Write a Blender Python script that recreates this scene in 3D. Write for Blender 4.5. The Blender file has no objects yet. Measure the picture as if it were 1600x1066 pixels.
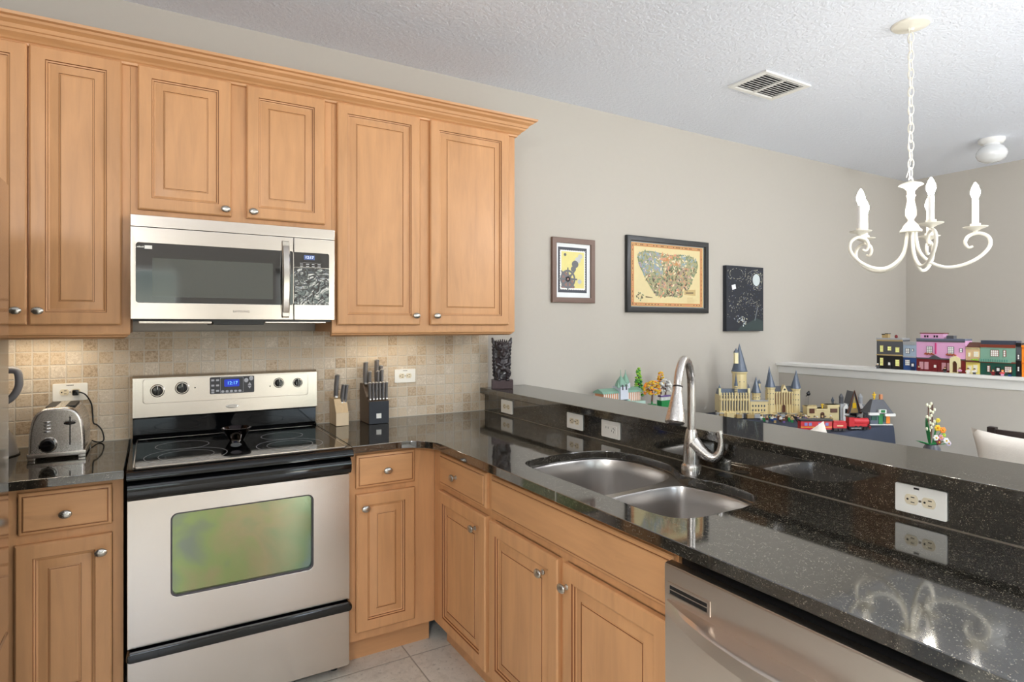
import bpy, bmesh, math, random
from mathutils import Vector, Matrix
R = math.radians
PI = math.pi
C = bpy.context.scene.collection
SC = bpy.context.scene

# ---------------------------------------------------------------- camera
FPX, CX, CY, YAW = 942.0, 798.07, 507.78, 0.5368
cam = bpy.data.cameras.new('camera')
cam.sensor_width = 36; cam.sensor_fit = 'HORIZONTAL'
cam.lens = FPX / 1600 * 36
cam.shift_x = (800 - CX) / 1600; cam.shift_y = (CY - 533) / 1600
cam.clip_start = 0.05
camo = bpy.data.objects.new('camera', cam); C.objects.link(camo)
camo.location = (.074, -3.058, 1.402); camo.rotation_euler = (PI / 2, 0, -YAW)
SC.camera = camo

# ---------------------------------------------------------------- world, lamps, exposure
SC.view_settings.view_transform = 'Standard'; SC.view_settings.look = 'None'
SC.view_settings.gamma = 1; SC.view_settings.use_curve_mapping = False
SC.view_settings.exposure = 0.20
SC.cycles.max_bounces = 10; SC.cycles.diffuse_bounces = 6; SC.cycles.glossy_bounces = 5
SC.cycles.sample_clamp_indirect = 6
HC = 2.788                                   # ceiling height

w = bpy.data.worlds.new('world'); SC.world = w; w.use_nodes = True
wn = w.node_tree.nodes; wl = w.node_tree.links; wn.clear()
o_ = wn.new('ShaderNodeOutputWorld'); b_ = wn.new('ShaderNodeBackground'); b_.inputs['Strength'].default_value = 15.0
g_ = wn.new('ShaderNodeTexCoord'); s_ = wn.new('ShaderNodeSeparateXYZ'); r_ = wn.new('ShaderNodeValToRGB')
n_ = wn.new('ShaderNodeTexNoise'); n_.inputs['Scale'].default_value = 9; n_.inputs['Detail'].default_value = 6
m_ = wn.new('ShaderNodeMath'); m_.operation = 'MULTIPLY_ADD'; m_.inputs[1].default_value = .22
wl.new(g_.outputs['Generated'], s_.inputs[0]); wl.new(g_.outputs['Generated'], n_.inputs['Vector'])
wl.new(n_.outputs['Fac'], m_.inputs[0]); wl.new(s_.outputs['Z'], m_.inputs[2])
wl.new(m_.outputs[0], r_.inputs[0]); wl.new(r_.outputs[0], b_.inputs[0]); wl.new(b_.outputs[0], o_.inputs[0])
e = r_.color_ramp.elements
e[0].position = .07; e[0].color = (.40, .39, .35, 1); e[1].position = .40; e[1].color = (.66, .80, 1, 1)
for p_, c_ in ((.12, (.13, .14, .12, 1)), (.18, (.07, .085, .08, 1)), (.235, (.13, .155, .15, 1)), (.31, (.18, .21, .23, 1))):
    q_ = e.new(p_); q_.color = c_

def lamp(name, kind, loc, rot, power, color=(1, 1, 1), size=None, size_y=None, radius=None, spread=None):
    l = bpy.data.lights.new(name, kind); l.energy = power; l.color = color
    if kind == 'AREA':
        l.shape = 'RECTANGLE'; l.size = size; l.size_y = size_y or size
        if spread: l.spread = spread
    elif radius: l.shadow_soft_size = radius
    o = bpy.data.objects.new(name, l); C.objects.link(o); o.location = loc; o.rotation_euler = rot
    return o
# sky light comes in through the sliding door and the window behind the photographer
p = lamp('door_portal', 'AREA', (2.5, -5.42, 1.05), (R(90), 0, 0), 1, size=2.3, size_y=2.05); p.data.cycles.is_portal = True
p = lamp('window_portal', 'AREA', (-.2, -5.42, 1.55), (R(90), 0, 0), 1, size=1.1, size_y=1.0); p.data.cycles.is_portal = True
# added fill lights, unseen and without fixtures: kitchen, family room, stairs
lamp('kitchen_fill_light', 'POINT', (-.70, -3.60, HC - .80), (0, 0, 0), 62, (.96, .98, 1), radius=.16)
lamp('family_room_fill', 'POINT', (3.4, -3.6, HC - .40), (0, 0, 0), 62, (.95, .975, 1), radius=.18)  # added fill for the dining side, no fixture hangs here
lamp('stair_fill', 'POINT', (5.5, -3.2, HC - .42), (0, 0, 0), 48, (.96, .98, 1), radius=.12)  # added fill that brightens the far right wall
for i, (x, wd) in enumerate(((-.30, .30), (1.12, .40))):          # lamps under the wall cabinets
    lamp('under_cabinet_lamp', 'AREA', (x, -.14, 1.356), (0, 0, 0), .8 if i == 0 else .55, (1, .86, .66), wd, .03)

# ---------------------------------------------------------------- helpers
def lin(c):
    return tuple(((v / 255) / 12.92 if v / 255 <= .04045 else ((v / 255 + .055) / 1.055) ** 2.4) for v in c)

class NT:
    def __init__(s, name):
        s.m = bpy.data.materials.new(name); s.m.use_nodes = True
        s.t = s.m.node_tree; s.n = s.t.nodes; s.b = s.n['Principled BSDF']
    def node(s, t, **kw):
        n = s.n.new('ShaderNode' + t)
        for k, v in kw.items():
            if hasattr(n, k): setattr(n, k, v)
            else: n.inputs[k].default_value = v
        return n
    def link(s, a, b): s.t.links.new(a, b)
    def set(s, **kw):
        for k, v in kw.items():
            k = k.replace('_', ' ')
            s.b.inputs[k].default_value = v
    def math(s, op, a, b=None, c=None):
        n = s.n.new('ShaderNodeMath'); n.operation = op
        for i, v in enumerate((a, b, c)):
            if v is None: continue
            if isinstance(v, (int, float)): n.inputs[i].default_value = v
            else: s.link(v, n.inputs[i])
        return n.outputs[0]
    def pos(s, scale=(1, 1, 1)):
        tc = s.node('TexCoord'); mp = s.node('Mapping'); mp.inputs['Scale'].default_value = scale
        s.link(tc.outputs['Object'], mp.inputs[0]); return mp.outputs[0]
    def wpos(s):
        return s.node('NewGeometry').outputs['Position']
    def ramp(s, fac, stops):
        r = s.n.new('ShaderNodeValToRGB'); e = r.color_ramp.elements
        e[0].position, e[0].color = stops[0][0], (*stops[0][1], 1)
        e[1].position, e[1].color = stops[-1][0], (*stops[-1][1], 1)
        for p, c in stops[1:-1]:
            q = e.new(p); q.color = (*c, 1)
        s.link(fac, r.inputs[0]); return r.outputs[0]
    def noise(s, vec, scale, detail=4, rough=.5, dist=0):
        n = s.node('TexNoise'); n.inputs['Scale'].default_value = scale; n.inputs['Detail'].default_value = detail
        n.inputs['Roughness'].default_value = rough; n.inputs['Distortion'].default_value = dist
        if vec is not None: s.link(vec, n.inputs['Vector'])
        return n.outputs['Fac']
    def mix(s, fac, a, b):
        n = s.n.new('ShaderNodeMix'); n.data_type = 'RGBA'
        for i, v in ((0, fac), (6, a), (7, b)):
            if isinstance(v, (int, float)): n.inputs[i].default_value = v
            elif isinstance(v, tuple): n.inputs[i].default_value = (*v, 1)
            else: s.link(v, n.inputs[i])
        return n.outputs[2]
    def bump(s, h, strength=.2, dist=.002):
        b = s.node('Bump'); b.inputs['Strength'].default_value = strength; b.inputs['Distance'].default_value = dist
        s.link(h, b.inputs['Height']); s.link(b.outputs[0], s.b.inputs['Normal'])

MC = {}
def M(name, rgb=None, rough=.5, metal=0, var=.06, vs=30, emit=None, es=0, spec=None, coat=0, bump=0, bs=200, alpha=None, trans=0, ior=None):
    if name in MC: return MC[name]
    t = NT(name); c = lin(rgb)
    n = t.noise(t.pos(), vs)
    t.link(t.mix(n, tuple(v * (1 - var) for v in c), tuple(min(1, v * (1 + var)) for v in c)), t.b.inputs['Base Color'])
    t.set(Roughness=rough, Metallic=metal)
    if spec is not None: t.b.inputs['Specular IOR Level'].default_value = spec
    if coat: t.b.inputs['Coat Weight'].default_value = coat; t.b.inputs['Coat Roughness'].default_value = .08
    if emit: t.b.inputs['Emission Color'].default_value = (*lin(emit), 1); t.b.inputs['Emission Strength'].default_value = es
    if trans: t.b.inputs['Transmission Weight'].default_value = trans
    if ior: t.b.inputs['IOR'].default_value = ior
    if bump: t.bump(t.noise(t.pos(), bs, 3), bump)
    MC[name] = t.m; return t.m

def brushed(name, rgb, rough=.3, axis='x', strength=.03):
    t = NT(name); c = lin(rgb)
    sc = {'x': (3, 300, 300), 'y': (300, 3, 300), 'z': (300, 300, 3)}[axis]
    n = t.noise(t.pos(sc), 3, 3)
    n2 = t.noise(t.pos(), 4, 2)
    t.link(t.mix(n, tuple(v * .975 for v in c), tuple(min(1, v * 1.02) for v in c)), t.b.inputs['Base Color'])
    t.set(Metallic=1.0)
    t.link(t.math('MULTIPLY_ADD', n, .10, rough - .05), t.b.inputs['Roughness'])
    t.bump(n, strength, .0006)
    MC[name] = t.m; return t.m

def wood(name, rgb, dark=.78, rough=.46, scale=1.0, axis='z'):
    t = NT(name); c = lin(rgb)
    oi = t.node('ObjectInfo'); tc = t.node('TexCoord')
    vm = t.node('VectorMath'); vm.operation = 'MULTIPLY_ADD'; vm.inputs[1].default_value = (1, 1, 1)
    t.link(tc.outputs['Object'], vm.inputs[0])
    cm = t.node('CombineXYZ'); t.link(t.math('MULTIPLY', oi.outputs['Random'], 17.3), cm.inputs[0]); t.link(t.math('MULTIPLY', oi.outputs['Random'], 9.1), cm.inputs[2])
    t.link(cm.outputs[0], vm.inputs[2])
    mp = t.node('Mapping'); mp.inputs['Scale'].default_value = {'z': (1, 1, .12), 'x': (.12, 1, 1), 'y': (1, .12, 1)}[axis]; t.link(vm.outputs[0], mp.inputs[0])
    g = t.noise(mp.outputs[0], 22 * scale, 5, .55, .8)
    f = t.noise(mp.outputs[0], 160 * scale, 3, .5)
    mp2 = t.node('Mapping'); mp2.inputs['Scale'].default_value = {'z': (1, 1, .35), 'x': (.35, 1, 1), 'y': (1, .35, 1)}[axis]; t.link(vm.outputs[0], mp2.inputs[0])
    bl = t.noise(mp2.outputs[0], 5, 3, .5, .3)
    a = t.ramp(g, [(.25, tuple(v * dark for v in c)), (.5, c), (.75, tuple(min(1, v * 1.09) for v in c))])
    b = t.mix(t.math('MULTIPLY', f, .22), a, tuple(v * dark * .85 for v in c))
    bl2 = t.ramp(bl, [(.3, (.86, .84, .80)), (.6, (1.0, 1.0, 1.0))])
    mm = t.n.new('ShaderNodeMix'); mm.data_type = 'RGBA'; mm.blend_type = 'MULTIPLY'; mm.inputs[0].default_value = .8
    t.link(b, mm.inputs[6]); t.link(bl2, mm.inputs[7])
    t.link(mm.outputs[2], t.b.inputs['Base Color']); t.set(Roughness=rough)
    t.b.inputs['Coat Weight'].default_value = .12; t.b.inputs['Coat Roughness'].default_value = .25
    t.bump(f, .04, .001)
    MC[name] = t.m; return t.m

def tiles(name, ax, pitch, ph, grout_w, stops, grout, rough=.5, wob=.12, bstr=.5, pit=.5):
    t = NT(name); sp = t.node('SeparateXYZ'); wp = t.wpos(); t.link(wp, sp.inputs[0])
    big = t.noise(wp, 35 if pitch < .2 else 9, 3); 
    co = []
    for k, a in enumerate(ax):
        nz = t.noise(wp, 60 if pitch < .2 else 14, 2)
        u = t.math('MULTIPLY_ADD', sp.outputs[a], 1 / pitch, -ph[k] / pitch + 200)
        co.append(u)
    fl = [t.math('FLOOR', u) for u in co]
    cm = t.node('CombineXYZ'); t.link(fl[0], cm.inputs[0]); t.link(fl[1], cm.inputs[1])
    wn = t.node('TexWhiteNoise'); wn.noise_dimensions = '3D'; t.link(cm.outputs[0], wn.inputs['Vector'])
    ds = []
    for u in co:
        fr = t.math('FRACT', u); d = t.math('MINIMUM', fr, t.math('SUBTRACT', 1.0, fr)); ds.append(d)
    dm = t.math('MINIMUM', ds[0], ds[1])
    edge = t.math('SUBTRACT', dm, t.math('MULTIPLY_ADD', t.noise(wp, 90 if pitch < .2 else 40, 3), wob * .5, -wob * .25))
    mk = t.node('MapRange'); mk.inputs['From Min'].default_value = grout_w / pitch * .5; mk.inputs['From Max'].default_value = grout_w / pitch * .5 + (.035 if pitch < .2 else .009)
    t.link(edge, mk.inputs['Value'])
    n1 = t.noise(wp, 110 if pitch < .2 else 26, 6, .65, .6)
    fac = t.math('ADD', t.math('MULTIPLY', wn.outputs['Value'], .62), t.math('MULTIPLY_ADD', n1, 1.3, -.46))
    col = t.ramp(fac, stops)
    pn = t.noise(wp, 240 if pitch < .2 else 60, 4, .7, .4)
    pm = t.node('MapRange'); pm.inputs['From Min'].default_value = .34; pm.inputs['From Max'].default_value = .42; t.link(pn, pm.inputs['Value'])
    col2 = t.mix(t.math('MULTIPLY', t.math('SUBTRACT', 1.0, pm.outputs[0]), pit), col, tuple(v * .45 for v in stops[0][1]))
    t.link(t.mix(mk.outputs[0], grout, col2), t.b.inputs['Base Color'])
    t.set(Roughness=rough)
    h = t.math('ADD', mk.outputs[0], t.math('MULTIPLY', pm.outputs[0], .35))
    t.bump(h, bstr, .0015 if pitch < .2 else .002)
    MC[name] = t.m; return t.m

class MB:
    """collects shapes into one mesh; mi = material slot of what is added next; X = transform of what is added next"""
    def __init__(s): s.bm = bmesh.new(); s.mi = 0; s.X = Matrix.Identity(4)
    def add(s, t, mi=None):
        bmesh.ops.recalc_face_normals(t, faces=t.faces)
        m = s.mi if mi is None else mi
        if m >= 0:
            for f in t.faces: f.material_index = m
        t.transform(s.X)
        if s.X.determinant() < 0: bmesh.ops.reverse_faces(t, faces=t.faces)
        me = bpy.data.meshes.new('tmp'); t.to_mesh(me); t.free(); s.bm.from_mesh(me); bpy.data.meshes.remove(me); return s
    def box(s, x0, y0, z0, x1, y1, z1, b=0, seg=2):
        t = bmesh.new(); bmesh.ops.create_cube(t, size=1)
        for v in t.verts: v.co = Vector(((x0 + x1) / 2 + v.co.x * abs(x1 - x0), (y0 + y1) / 2 + v.co.y * abs(y1 - y0), (z0 + z1) / 2 + v.co.z * abs(z1 - z0)))
        if b: bmesh.ops.bevel(t, geom=t.edges[:], offset=b, segments=seg, profile=.5, affect='EDGES')
        return s.add(t)
    def cyl(s, p0, p1, r0, r1=None, seg=20, cap=True):
        p0 = Vector(p0); p1 = Vector(p1); d = p1 - p0; t = bmesh.new()
        bmesh.ops.create_cone(t, cap_ends=cap, segments=seg, radius1=r0, radius2=r0 if r1 is None else r1, depth=d.length)
        t.transform(Matrix.Translation((p0 + p1) / 2) @ d.to_track_quat('Z', 'Y').to_matrix().to_4x4()); return s.add(t)
    def ell(s, c, r, seg=16, rings=10):
        t = bmesh.new(); bmesh.ops.create_uvsphere(t, u_segments=seg, v_segments=rings, radius=1)
        if isinstance(r, (int, float)): r = (r, r, r)
        for v in t.verts: v.co = Vector((c[0] + v.co.x * r[0], c[1] + v.co.y * r[1], c[2] + v.co.z * r[2]))
        return s.add(t)
    def lathe(s, prof, seg=28, T=None):
        t = bmesh.new(); rings = []
        for r, z in prof:
            if r < 1e-5: rings.append([t.verts.new((0, 0, z))])
            else: rings.append([t.verts.new((r * math.cos(2 * PI * k / seg), r * math.sin(2 * PI * k / seg), z)) for k in range(seg)])
        for a, b in zip(rings, rings[1:]):
            for k in range(seg):
                q = [a[k % len(a)], a[(k + 1) % len(a)], b[(k + 1) % len(b)], b[k % len(b)]]
                u = []
                for v in q:
                    if v not in u: u.append(v)
                if len(u) > 2: t.faces.new(u)
        if T is not None: t.transform(T)
        return s.add(t)
    def tube(s, pts, r, seg=10, closed=False, flat=1.0):
        pts = [Vector(q) for q in pts]; n = len(pts); t = bmesh.new(); rings = []
        tan = []
        for i in range(n):
            a = pts[i - 1] if (i > 0 or closed) else pts[i]; b = pts[(i + 1) % n] if (i < n - 1 or closed) else pts[i]
            tan.append((b - a).normalized())
        up = Vector((0, 0, 1)) if abs(tan[0].z) < .9 else Vector((1, 0, 0))
        nx = tan[0].cross(up).normalized()
        for i in range(n):
            if i: nx = (tan[i - 1].rotation_difference(tan[i]) @ nx).normalized()
            ny = tan[i].cross(nx); rr = r[i] if isinstance(r, (list, tuple)) else r
            rings.append([t.verts.new(pts[i] + nx * rr * math.cos(2 * PI * k / seg) + ny * rr * flat * math.sin(2 * PI * k / seg)) for k in range(seg)])
        for i in range(n if closed else n - 1):
            a = rings[i]; b = rings[(i + 1) % n]
            for k in range(seg): t.faces.new((a[k], a[(k + 1) % seg], b[(k + 1) % seg], b[k]))
        if not closed: t.faces.new(rings[0]); t.faces.new(rings[-1])
        return s.add(t)
    def slab(s, outer, holes, z0, z1, T=None, b=0):
        t = bmesh.new(); es = []
        for lp in [outer] + list(holes):
            vs = [t.verts.new((p[0], p[1], z1)) for p in lp]
            es += [t.edges.new((vs[i], vs[(i + 1) % len(vs)])) for i in range(len(vs))]
        bmesh.ops.triangle_fill(t, use_beauty=True, use_dissolve=False, edges=es)
        if abs(z1 - z0) > 1e-7:
            r = bmesh.ops.extrude_face_region(t, geom=t.faces[:])
            for v in r['geom']:
                if isinstance(v, bmesh.types.BMVert): v.co.z = z0
        if b:
            eg = [e for e in t.edges if len(e.link_faces) == 2 and e.calc_face_angle(0) > .8 and abs(e.verts[0].co.z - e.verts[1].co.z) < 1e-6]
            bmesh.ops.bevel(t, geom=eg, offset=b, segments=2, profile=.5, affect='EDGES')
        if T is not None: t.transform(T)
        return s.add(t)
    def loft(s, loops, capa=True, capb=True):
        t = bmesh.new(); rg = [[t.verts.new(p) for p in lp] for lp in loops]; n = len(rg[0])
        for a, b in zip(rg, rg[1:]):
            for k in range(n): t.faces.new((a[k], a[(k + 1) % n], b[(k + 1) % n], b[k]))
        if capa: t.faces.new(rg[0])
        if capb: t.faces.new(rg[-1])
        return s.add(t)
    def raw(s, vs, fs):
        t = bmesh.new(); v = [t.verts.new(p) for p in vs]
        for f in fs: t.faces.new([v[i] for i in f])
        return s.add(t)
    def build(s, name, mats, parent=None, world=True, sharp=35, label=None):
        if not isinstance(mats, (list, tuple)): mats = [mats]
        if parent is not None and world:
            s.bm.transform(Matrix.Translation(-wloc(parent)))
        me = bpy.data.meshes.new(name); s.bm.to_mesh(me); s.bm.free()
        for m in mats: me.materials.append(m)
        me.shade_smooth(); me.set_sharp_from_angle(angle=R(sharp))
        o = bpy.data.objects.new(name, me); C.objects.link(o)
        if len(me.polygons) < 4000: wm = o.modifiers.new('weighted', 'WEIGHTED_NORMAL'); wm.keep_sharp = True; wm.weight = 100
        if parent is not None: o.parent = parent
        if label: o['label'] = label
        return o

def wloc(o):
    v = Vector((0, 0, 0))
    while o is not None: v += o.location; o = o.parent
    return v
def thing(name, label, cat, loc=(0, 0, 0), rz=0, group=None):
    o = bpy.data.objects.new(name, None); C.objects.link(o); o.empty_display_size = .05
    o.location = loc; o.rotation_euler = (0, 0, rz); o['label'] = label; o['category'] = cat
    if group: o['group'] = group
    return o
def tag(o, label, cat, group=None):
    o['label'] = label; o['category'] = cat
    if group: o['group'] = group
    return o
def struct(name, mb, m, parent=None):
    o = mb.build(name, m, parent)
    if parent is None: o['kind'] = 'structure'
    return o
def dup(root, loc=None, rz=None, label=None, group=None):
    r = root.copy(); C.objects.link(r)
    if loc is not None: r.location = loc
    if rz is not None: r.rotation_euler = (0, 0, rz)
    if label: r['label'] = label
    if group: r['group'] = group
    for ch in list(root.children):
        c = ch.copy(); C.objects.link(c); c.parent = r
        for g in ch.children:
            d = g.copy(); C.objects.link(d); d.parent = c
    return r
def text(body, size, T, mat, name, parent, world=True, ext=.0004, spacing=1.0):
    cu = bpy.data.curves.new('t', 'FONT'); cu.body = body; cu.size = size; cu.extrude = ext; cu.align_x = 'CENTER'; cu.align_y = 'CENTER'; cu.space_character = spacing
    ob = bpy.data.objects.new('t', cu); C.objects.link(ob)
    me = bpy.data.meshes.new_from_object(ob.evaluated_get(bpy.context.evaluated_depsgraph_get()))
    bpy.data.objects.remove(ob); me.name = name
    me.transform((Matrix.Translation(-wloc(parent)) if world else Matrix.Identity(4)) @ T)
    me.materials.clear(); me.materials.append(mat)
    o = bpy.data.objects.new(name, me); C.objects.link(o); o.parent = parent; return o
def rrect(x0, y0, x1, y1, r, n=6):
    out = []
    for cx, cy, a in ((x1 - r, y1 - r, 0), (x0 + r, y1 - r, 90), (x0 + r, y0 + r, 180), (x1 - r, y0 + r, 270)):
        for k in range(n + 1):
            t = R(a + 90 * k / n); out.append((cx + r * math.cos(t), cy + r * math.sin(t)))
    return out
def smooth_loop(pts, n=6):
    out = []; L = len(pts)
    for i in range(L):
        p0, p1, p2, p3 = [Vector(pts[(i + k) % L]) for k in (-1, 0, 1, 2)]
        for k in range(n):
            t = k / n
            out.append(tuple(.5 * ((2 * p1) + (p2 - p0) * t + (2 * p0 - 5 * p1 + 4 * p2 - p3) * t * t + (3 * p1 - p0 - 3 * p2 + p3) * t ** 3)))
    return out
def spline(pts, n=8):
    out = []; L = len(pts); P = [Vector(p) for p in pts]
    for i in range(L - 1):
        p0 = P[max(0, i - 1)]; p1 = P[i]; p2 = P[i + 1]; p3 = P[min(L - 1, i + 2)]
        for k in range(n):
            t = k / n
            out.append(.5 * ((2 * p1) + (p2 - p0) * t + (2 * p0 - 5 * p1 + 4 * p2 - p3) * t * t + (3 * p1 - p0 - 3 * p2 + p3) * t ** 3))
    out.append(P[-1]); return out
FRONT = Matrix(((1, 0, 0, 0), (0, 0, -1, 0), (0, 1, 0, 0), (0, 0, 0, 1)))   # drawing plane xy -> x,z facing -y (local z -> -y)
def front(x, y, z): return Matrix.Translation((x, y, z)) @ FRONT
LEFTW = Matrix(((0, 0, -1, 0), (-1, 0, 0, 0), (0, 1, 0, 0), (0, 0, 0, 1)))   # drawing x -> -y, y -> z, facing -x
def facex(x, y, z): return Matrix.Translation((x, y, z)) @ LEFTW

# ---------------------------------------------------------------- materials
WALL = M('wall_paint', (189, 184, 176), .85, var=.015, bump=.10, bs=260)
CEIL = NT('ceiling_texture')
n1 = CEIL.noise(CEIL.wpos(), 55, 4, .6); n2 = CEIL.ramp(n1, [(.42, (0, 0, 0)), (.58, (1, 1, 1))])
CEIL.b.inputs['Base Color'].default_value = (*lin((234, 239, 250)), 1); CEIL.set(Roughness=.9); CEIL.bump(n2, .55, .004); CEIL = CEIL.m
WHITE = M('white_paint', (238, 238, 236), .4, var=.01)
WC = (210, 157, 108)
WOOD = wood('maple_cabinet', WC, .86); WOODX = wood('maple_cabinet_cross', WC, .86, axis='x'); WOODY = wood('maple_cabinet_run', WC, .86, axis='y')
GLAZE = M('wood_glaze', (128, 74, 36), .5, var=.1)
NICKEL = brushed('brushed_nickel', (196, 192, 184), .28, 'x')
STEEL = brushed('stainless_steel', (214, 205, 196), .24, 'x')
STEELV = brushed('stainless_vertical', (205, 198, 190), .22, 'z')
STEELY = brushed('stainless_run', (226, 216, 206), .30, 'y', .012)
SINKM = brushed('sink_steel', (190, 186, 182), .30, 'y')
CHROME = M('chrome', (215, 213, 210), .10, 1, var=.01)
BLACKG = M('black_gloss', (10, 11, 13), .06, spec=.6, var=.05)
BLACKM = M('black_plastic', (22, 22, 23), .4, var=.08)
DGLASS = M('dark_glass', (30, 28, 27), .05, spec=.7)
GLASSTOP = M('cooktop_glass', (9, 10, 12), .07, spec=.65, var=.05)
PLATE = M('outlet_plate', (240, 238, 230), .35, var=.01)
ALMOND = M('almond_plastic', (226, 214, 186), .35, var=.02)
DARK = M('dark_slot', (18, 16, 15), .6)

gr = NT('black_granite')
v1 = gr.node('TexVoronoi'); v1.inputs['Scale'].default_value = 620; gr.link(gr.wpos(), v1.inputs['Vector'])
sc_ = gr.node('SeparateColor'); gr.link(v1.outputs['Color'], sc_.inputs[0])
big = gr.noise(gr.wpos(), 60, 5, .7)
fl = gr.ramp(gr.math('ADD', sc_.outputs[0], gr.math('MULTIPLY_ADD', big, .5, -.25)), [(.0, lin((16, 15, 14))), (.55, lin((26, 25, 22))), (.80, lin((46, 42, 35))), (.95, lin((76, 70, 58))), (1.0, lin((140, 134, 120)))])
gr.link(fl, gr.b.inputs['Base Color']); gr.set(Roughness=.055)
gr.b.inputs['IOR'].default_value = 2.4
GRANITE = gr.m

TILE = tiles('travertine_mosaic', (0, 2), .0545, (-.282, 1.292), .0035,
             [(.0, lin((158, 136, 110))), (.22, lin((190, 168, 140))), (.45, lin((208, 190, 164))), (.7, lin((202, 188, 168))), (1.0, lin((226, 214, 196)))],
             lin((206, 196, 180)), .5, .16, .9, .6)
FLOORT = tiles('travertine_floor', (0, 1), .457, (1.012, -.65), .0005,
               [(.0, lin((196, 190, 176))), (.4, lin((218, 213, 200))), (.7, lin((208, 201, 186))), (1.0, lin((228, 224, 214)))],
               lin((150, 144, 132)), .35, .006, .5, .5)

# ---------------------------------------------------------------- the room
XR, YR, XL = 6.344, -5.4, -1.15
struct('floor', MB().box(XL, YR, -.05, XR, 0, 0), FLOORT)
struct('ceiling', MB().box(XL, YR, HC, XR, 0, HC + .05), CEIL)
struct('wall_back', MB().box(XL - .1, 0, 0, XR + .1, .1, HC), WALL)
struct('wall_left', MB().box(XL - .1, YR, 0, XL, 0, HC), WALL)
struct('wall_right', MB().box(XR, YR, 0, XR + .1, 0, HC), WALL)
mb = MB()                                   # rear wall with a door opening and a window opening
for x0, x1, z0, z1 in ((XL - .1, -.75, 0, HC), (-.75, .35, 0, 1.05), (-.75, .35, 2.05, HC), (.35, 1.35, 0, HC), (1.35, 3.65, 2.08, HC), (3.65, XR + .1, 0, HC)):
    mb.box(x0, YR - .1, z0, x1, YR, z1)
struct('wall_rear', mb, WALL)
mb = MB()
for x in (1.35, 2.44, 3.59): mb.box(x, YR - .08, 0, x + .06, YR - .02, 2.08)
mb.box(1.35, YR - .08, 2.02, 3.65, YR - .02, 2.08); mb.box(1.35, YR - .08, 0, 3.65, YR - .02, .06)
struct('door_1', mb, WHITE)
mb = MB()
for x in (-.75, -.225, .30): mb.box(x, YR - .08, 1.05, x + .05, YR - .02, 2.05)
for z in (1.05, 1.53, 2.0): mb.box(-.75, YR - .08, z, .35, YR - .02, z + .05)
struct('window_1', mb, WHITE)
# half wall by the stairs, with its white cap moulding
struct('wall_half', MB().box(4.40, YR, 0, 4.53, 0, 1.06), WALL)
prof = [(4.36, 1.10), (4.36, 1.082), (4.366, 1.076), (4.378, 1.072), (4.384, 1.055), (4.390, 1.030), (4.394, 1.022), (4.40, 1.020), (4.40, 1.06), (4.53, 1.06), (4.53, 1.02), (4.545, 1.06), (4.57, 1.08), (4.57, 1.10)]
mb = MB(); mb.loft([[(x, y, z) for x, z in prof] for y in (0, -5.35)])
struct('trim_1', mb, WHITE)
# bar wall, tiled splashback
struct('wall_bar', MB().box(1.742, -3.62, 0, 1.87, 0, 1.012), WALL)
struct('wall_backsplash', MB().box(XL, -.012, .914, 1.737, 0, 1.372), TILE)
struct('baseboard_back', MB().box(1.87, -.014, 0, 4.40, 0, .11, .004), WHITE)
struct('baseboard_half', MB().box(4.385, YR, 0, 4.40, 0, .11, .004), WHITE)

# ---------------------------------------------------------------- cabinets
DOOR_RINGS = [(.0, .005, 0), (.0045, .0008, 0), (.007, .0, 0), (.046, .0, 0), (.0478, .0045, 1), (.0525, .0060, 0), (.0538, .0100, 1), (.0585, .0118, 0), (.0845, .0058, 0), (.0855, .0082, 1), (.0895, .0066, 0), (.0905, .0042, 1), (.0950, .0030, 0)]
DRAWER_RINGS = [(.0, .009, 0), (.003, .006, 0), (.010, .0035, 0), (.0125, .0035, 1), (.0135, .0012, 0), (.016, .0, 0)]
def panel(mb, w, h, rings, t=.020):
    """raised panel in the local xz plane, front towards -y, back at y=0; slot 1 is the darker glaze line"""
    lp = [[(0, 0, 0), (w, 0, 0), (w, 0, h), (0, 0, h)]]; gl = []
    for i, d, g in rings:
        y = -t + d; lp.append([(i, y, i), (w - i, y, i), (w - i, y, h - i), (i, y, h - i)]); gl.append(g)
    t_ = bmesh.new(); rg = [[t_.verts.new(p) for p in l] for l in lp]
    fs = [t_.faces.new(rg[0])]; fs[0].material_index = 0
    for n, (a, b) in enumerate(zip(rg, rg[1:])):
        for k in range(4):
            f = t_.faces.new((a[k], a[(k + 1) % 4], b[(k + 1) % 4], b[k])); f.material_index = gl[n]
    t_.faces.new(rg[-1]).material_index = 0
    return mb.add(t_, -1)
def knob(parent, x, z, T):
    mb = MB(); mb.X = Matrix.Translation((-wloc(parent))) @ T @ Matrix.Translation((x, -.020, z)) @ Matrix.Rotation(R(90), 4, 'X')
    mb.lathe([(.0, 0), (.0085, 0), (.0085, .002), (.0055, .005), (.005, .013), (.008, .016)], 20)
    mb.X = mb.X @ Matrix.Diagonal((1.22, .92, 1, 1))
    mb.lathe([(.004, .014), (.0125, .0165), (.0150, .020), (.0148, .0225), (.0125, .0255), (.007, .0275), (0, .028)], 24)
    return mb.build('knob', NICKEL, parent, world=False)
def front_piece(name, parent, T, x0, z0, w, h, rings, knobat=None, mat=None):
    mb = MB(); mb.X = T @ Matrix.Translation((x0, 0, z0)); panel(mb, w, h, rings)
    o = mb.build(name, [mat or WOOD, GLAZE], parent, sharp=20)
    if knobat: knob(o, knobat[0], knobat[1], T)
    return o
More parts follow.
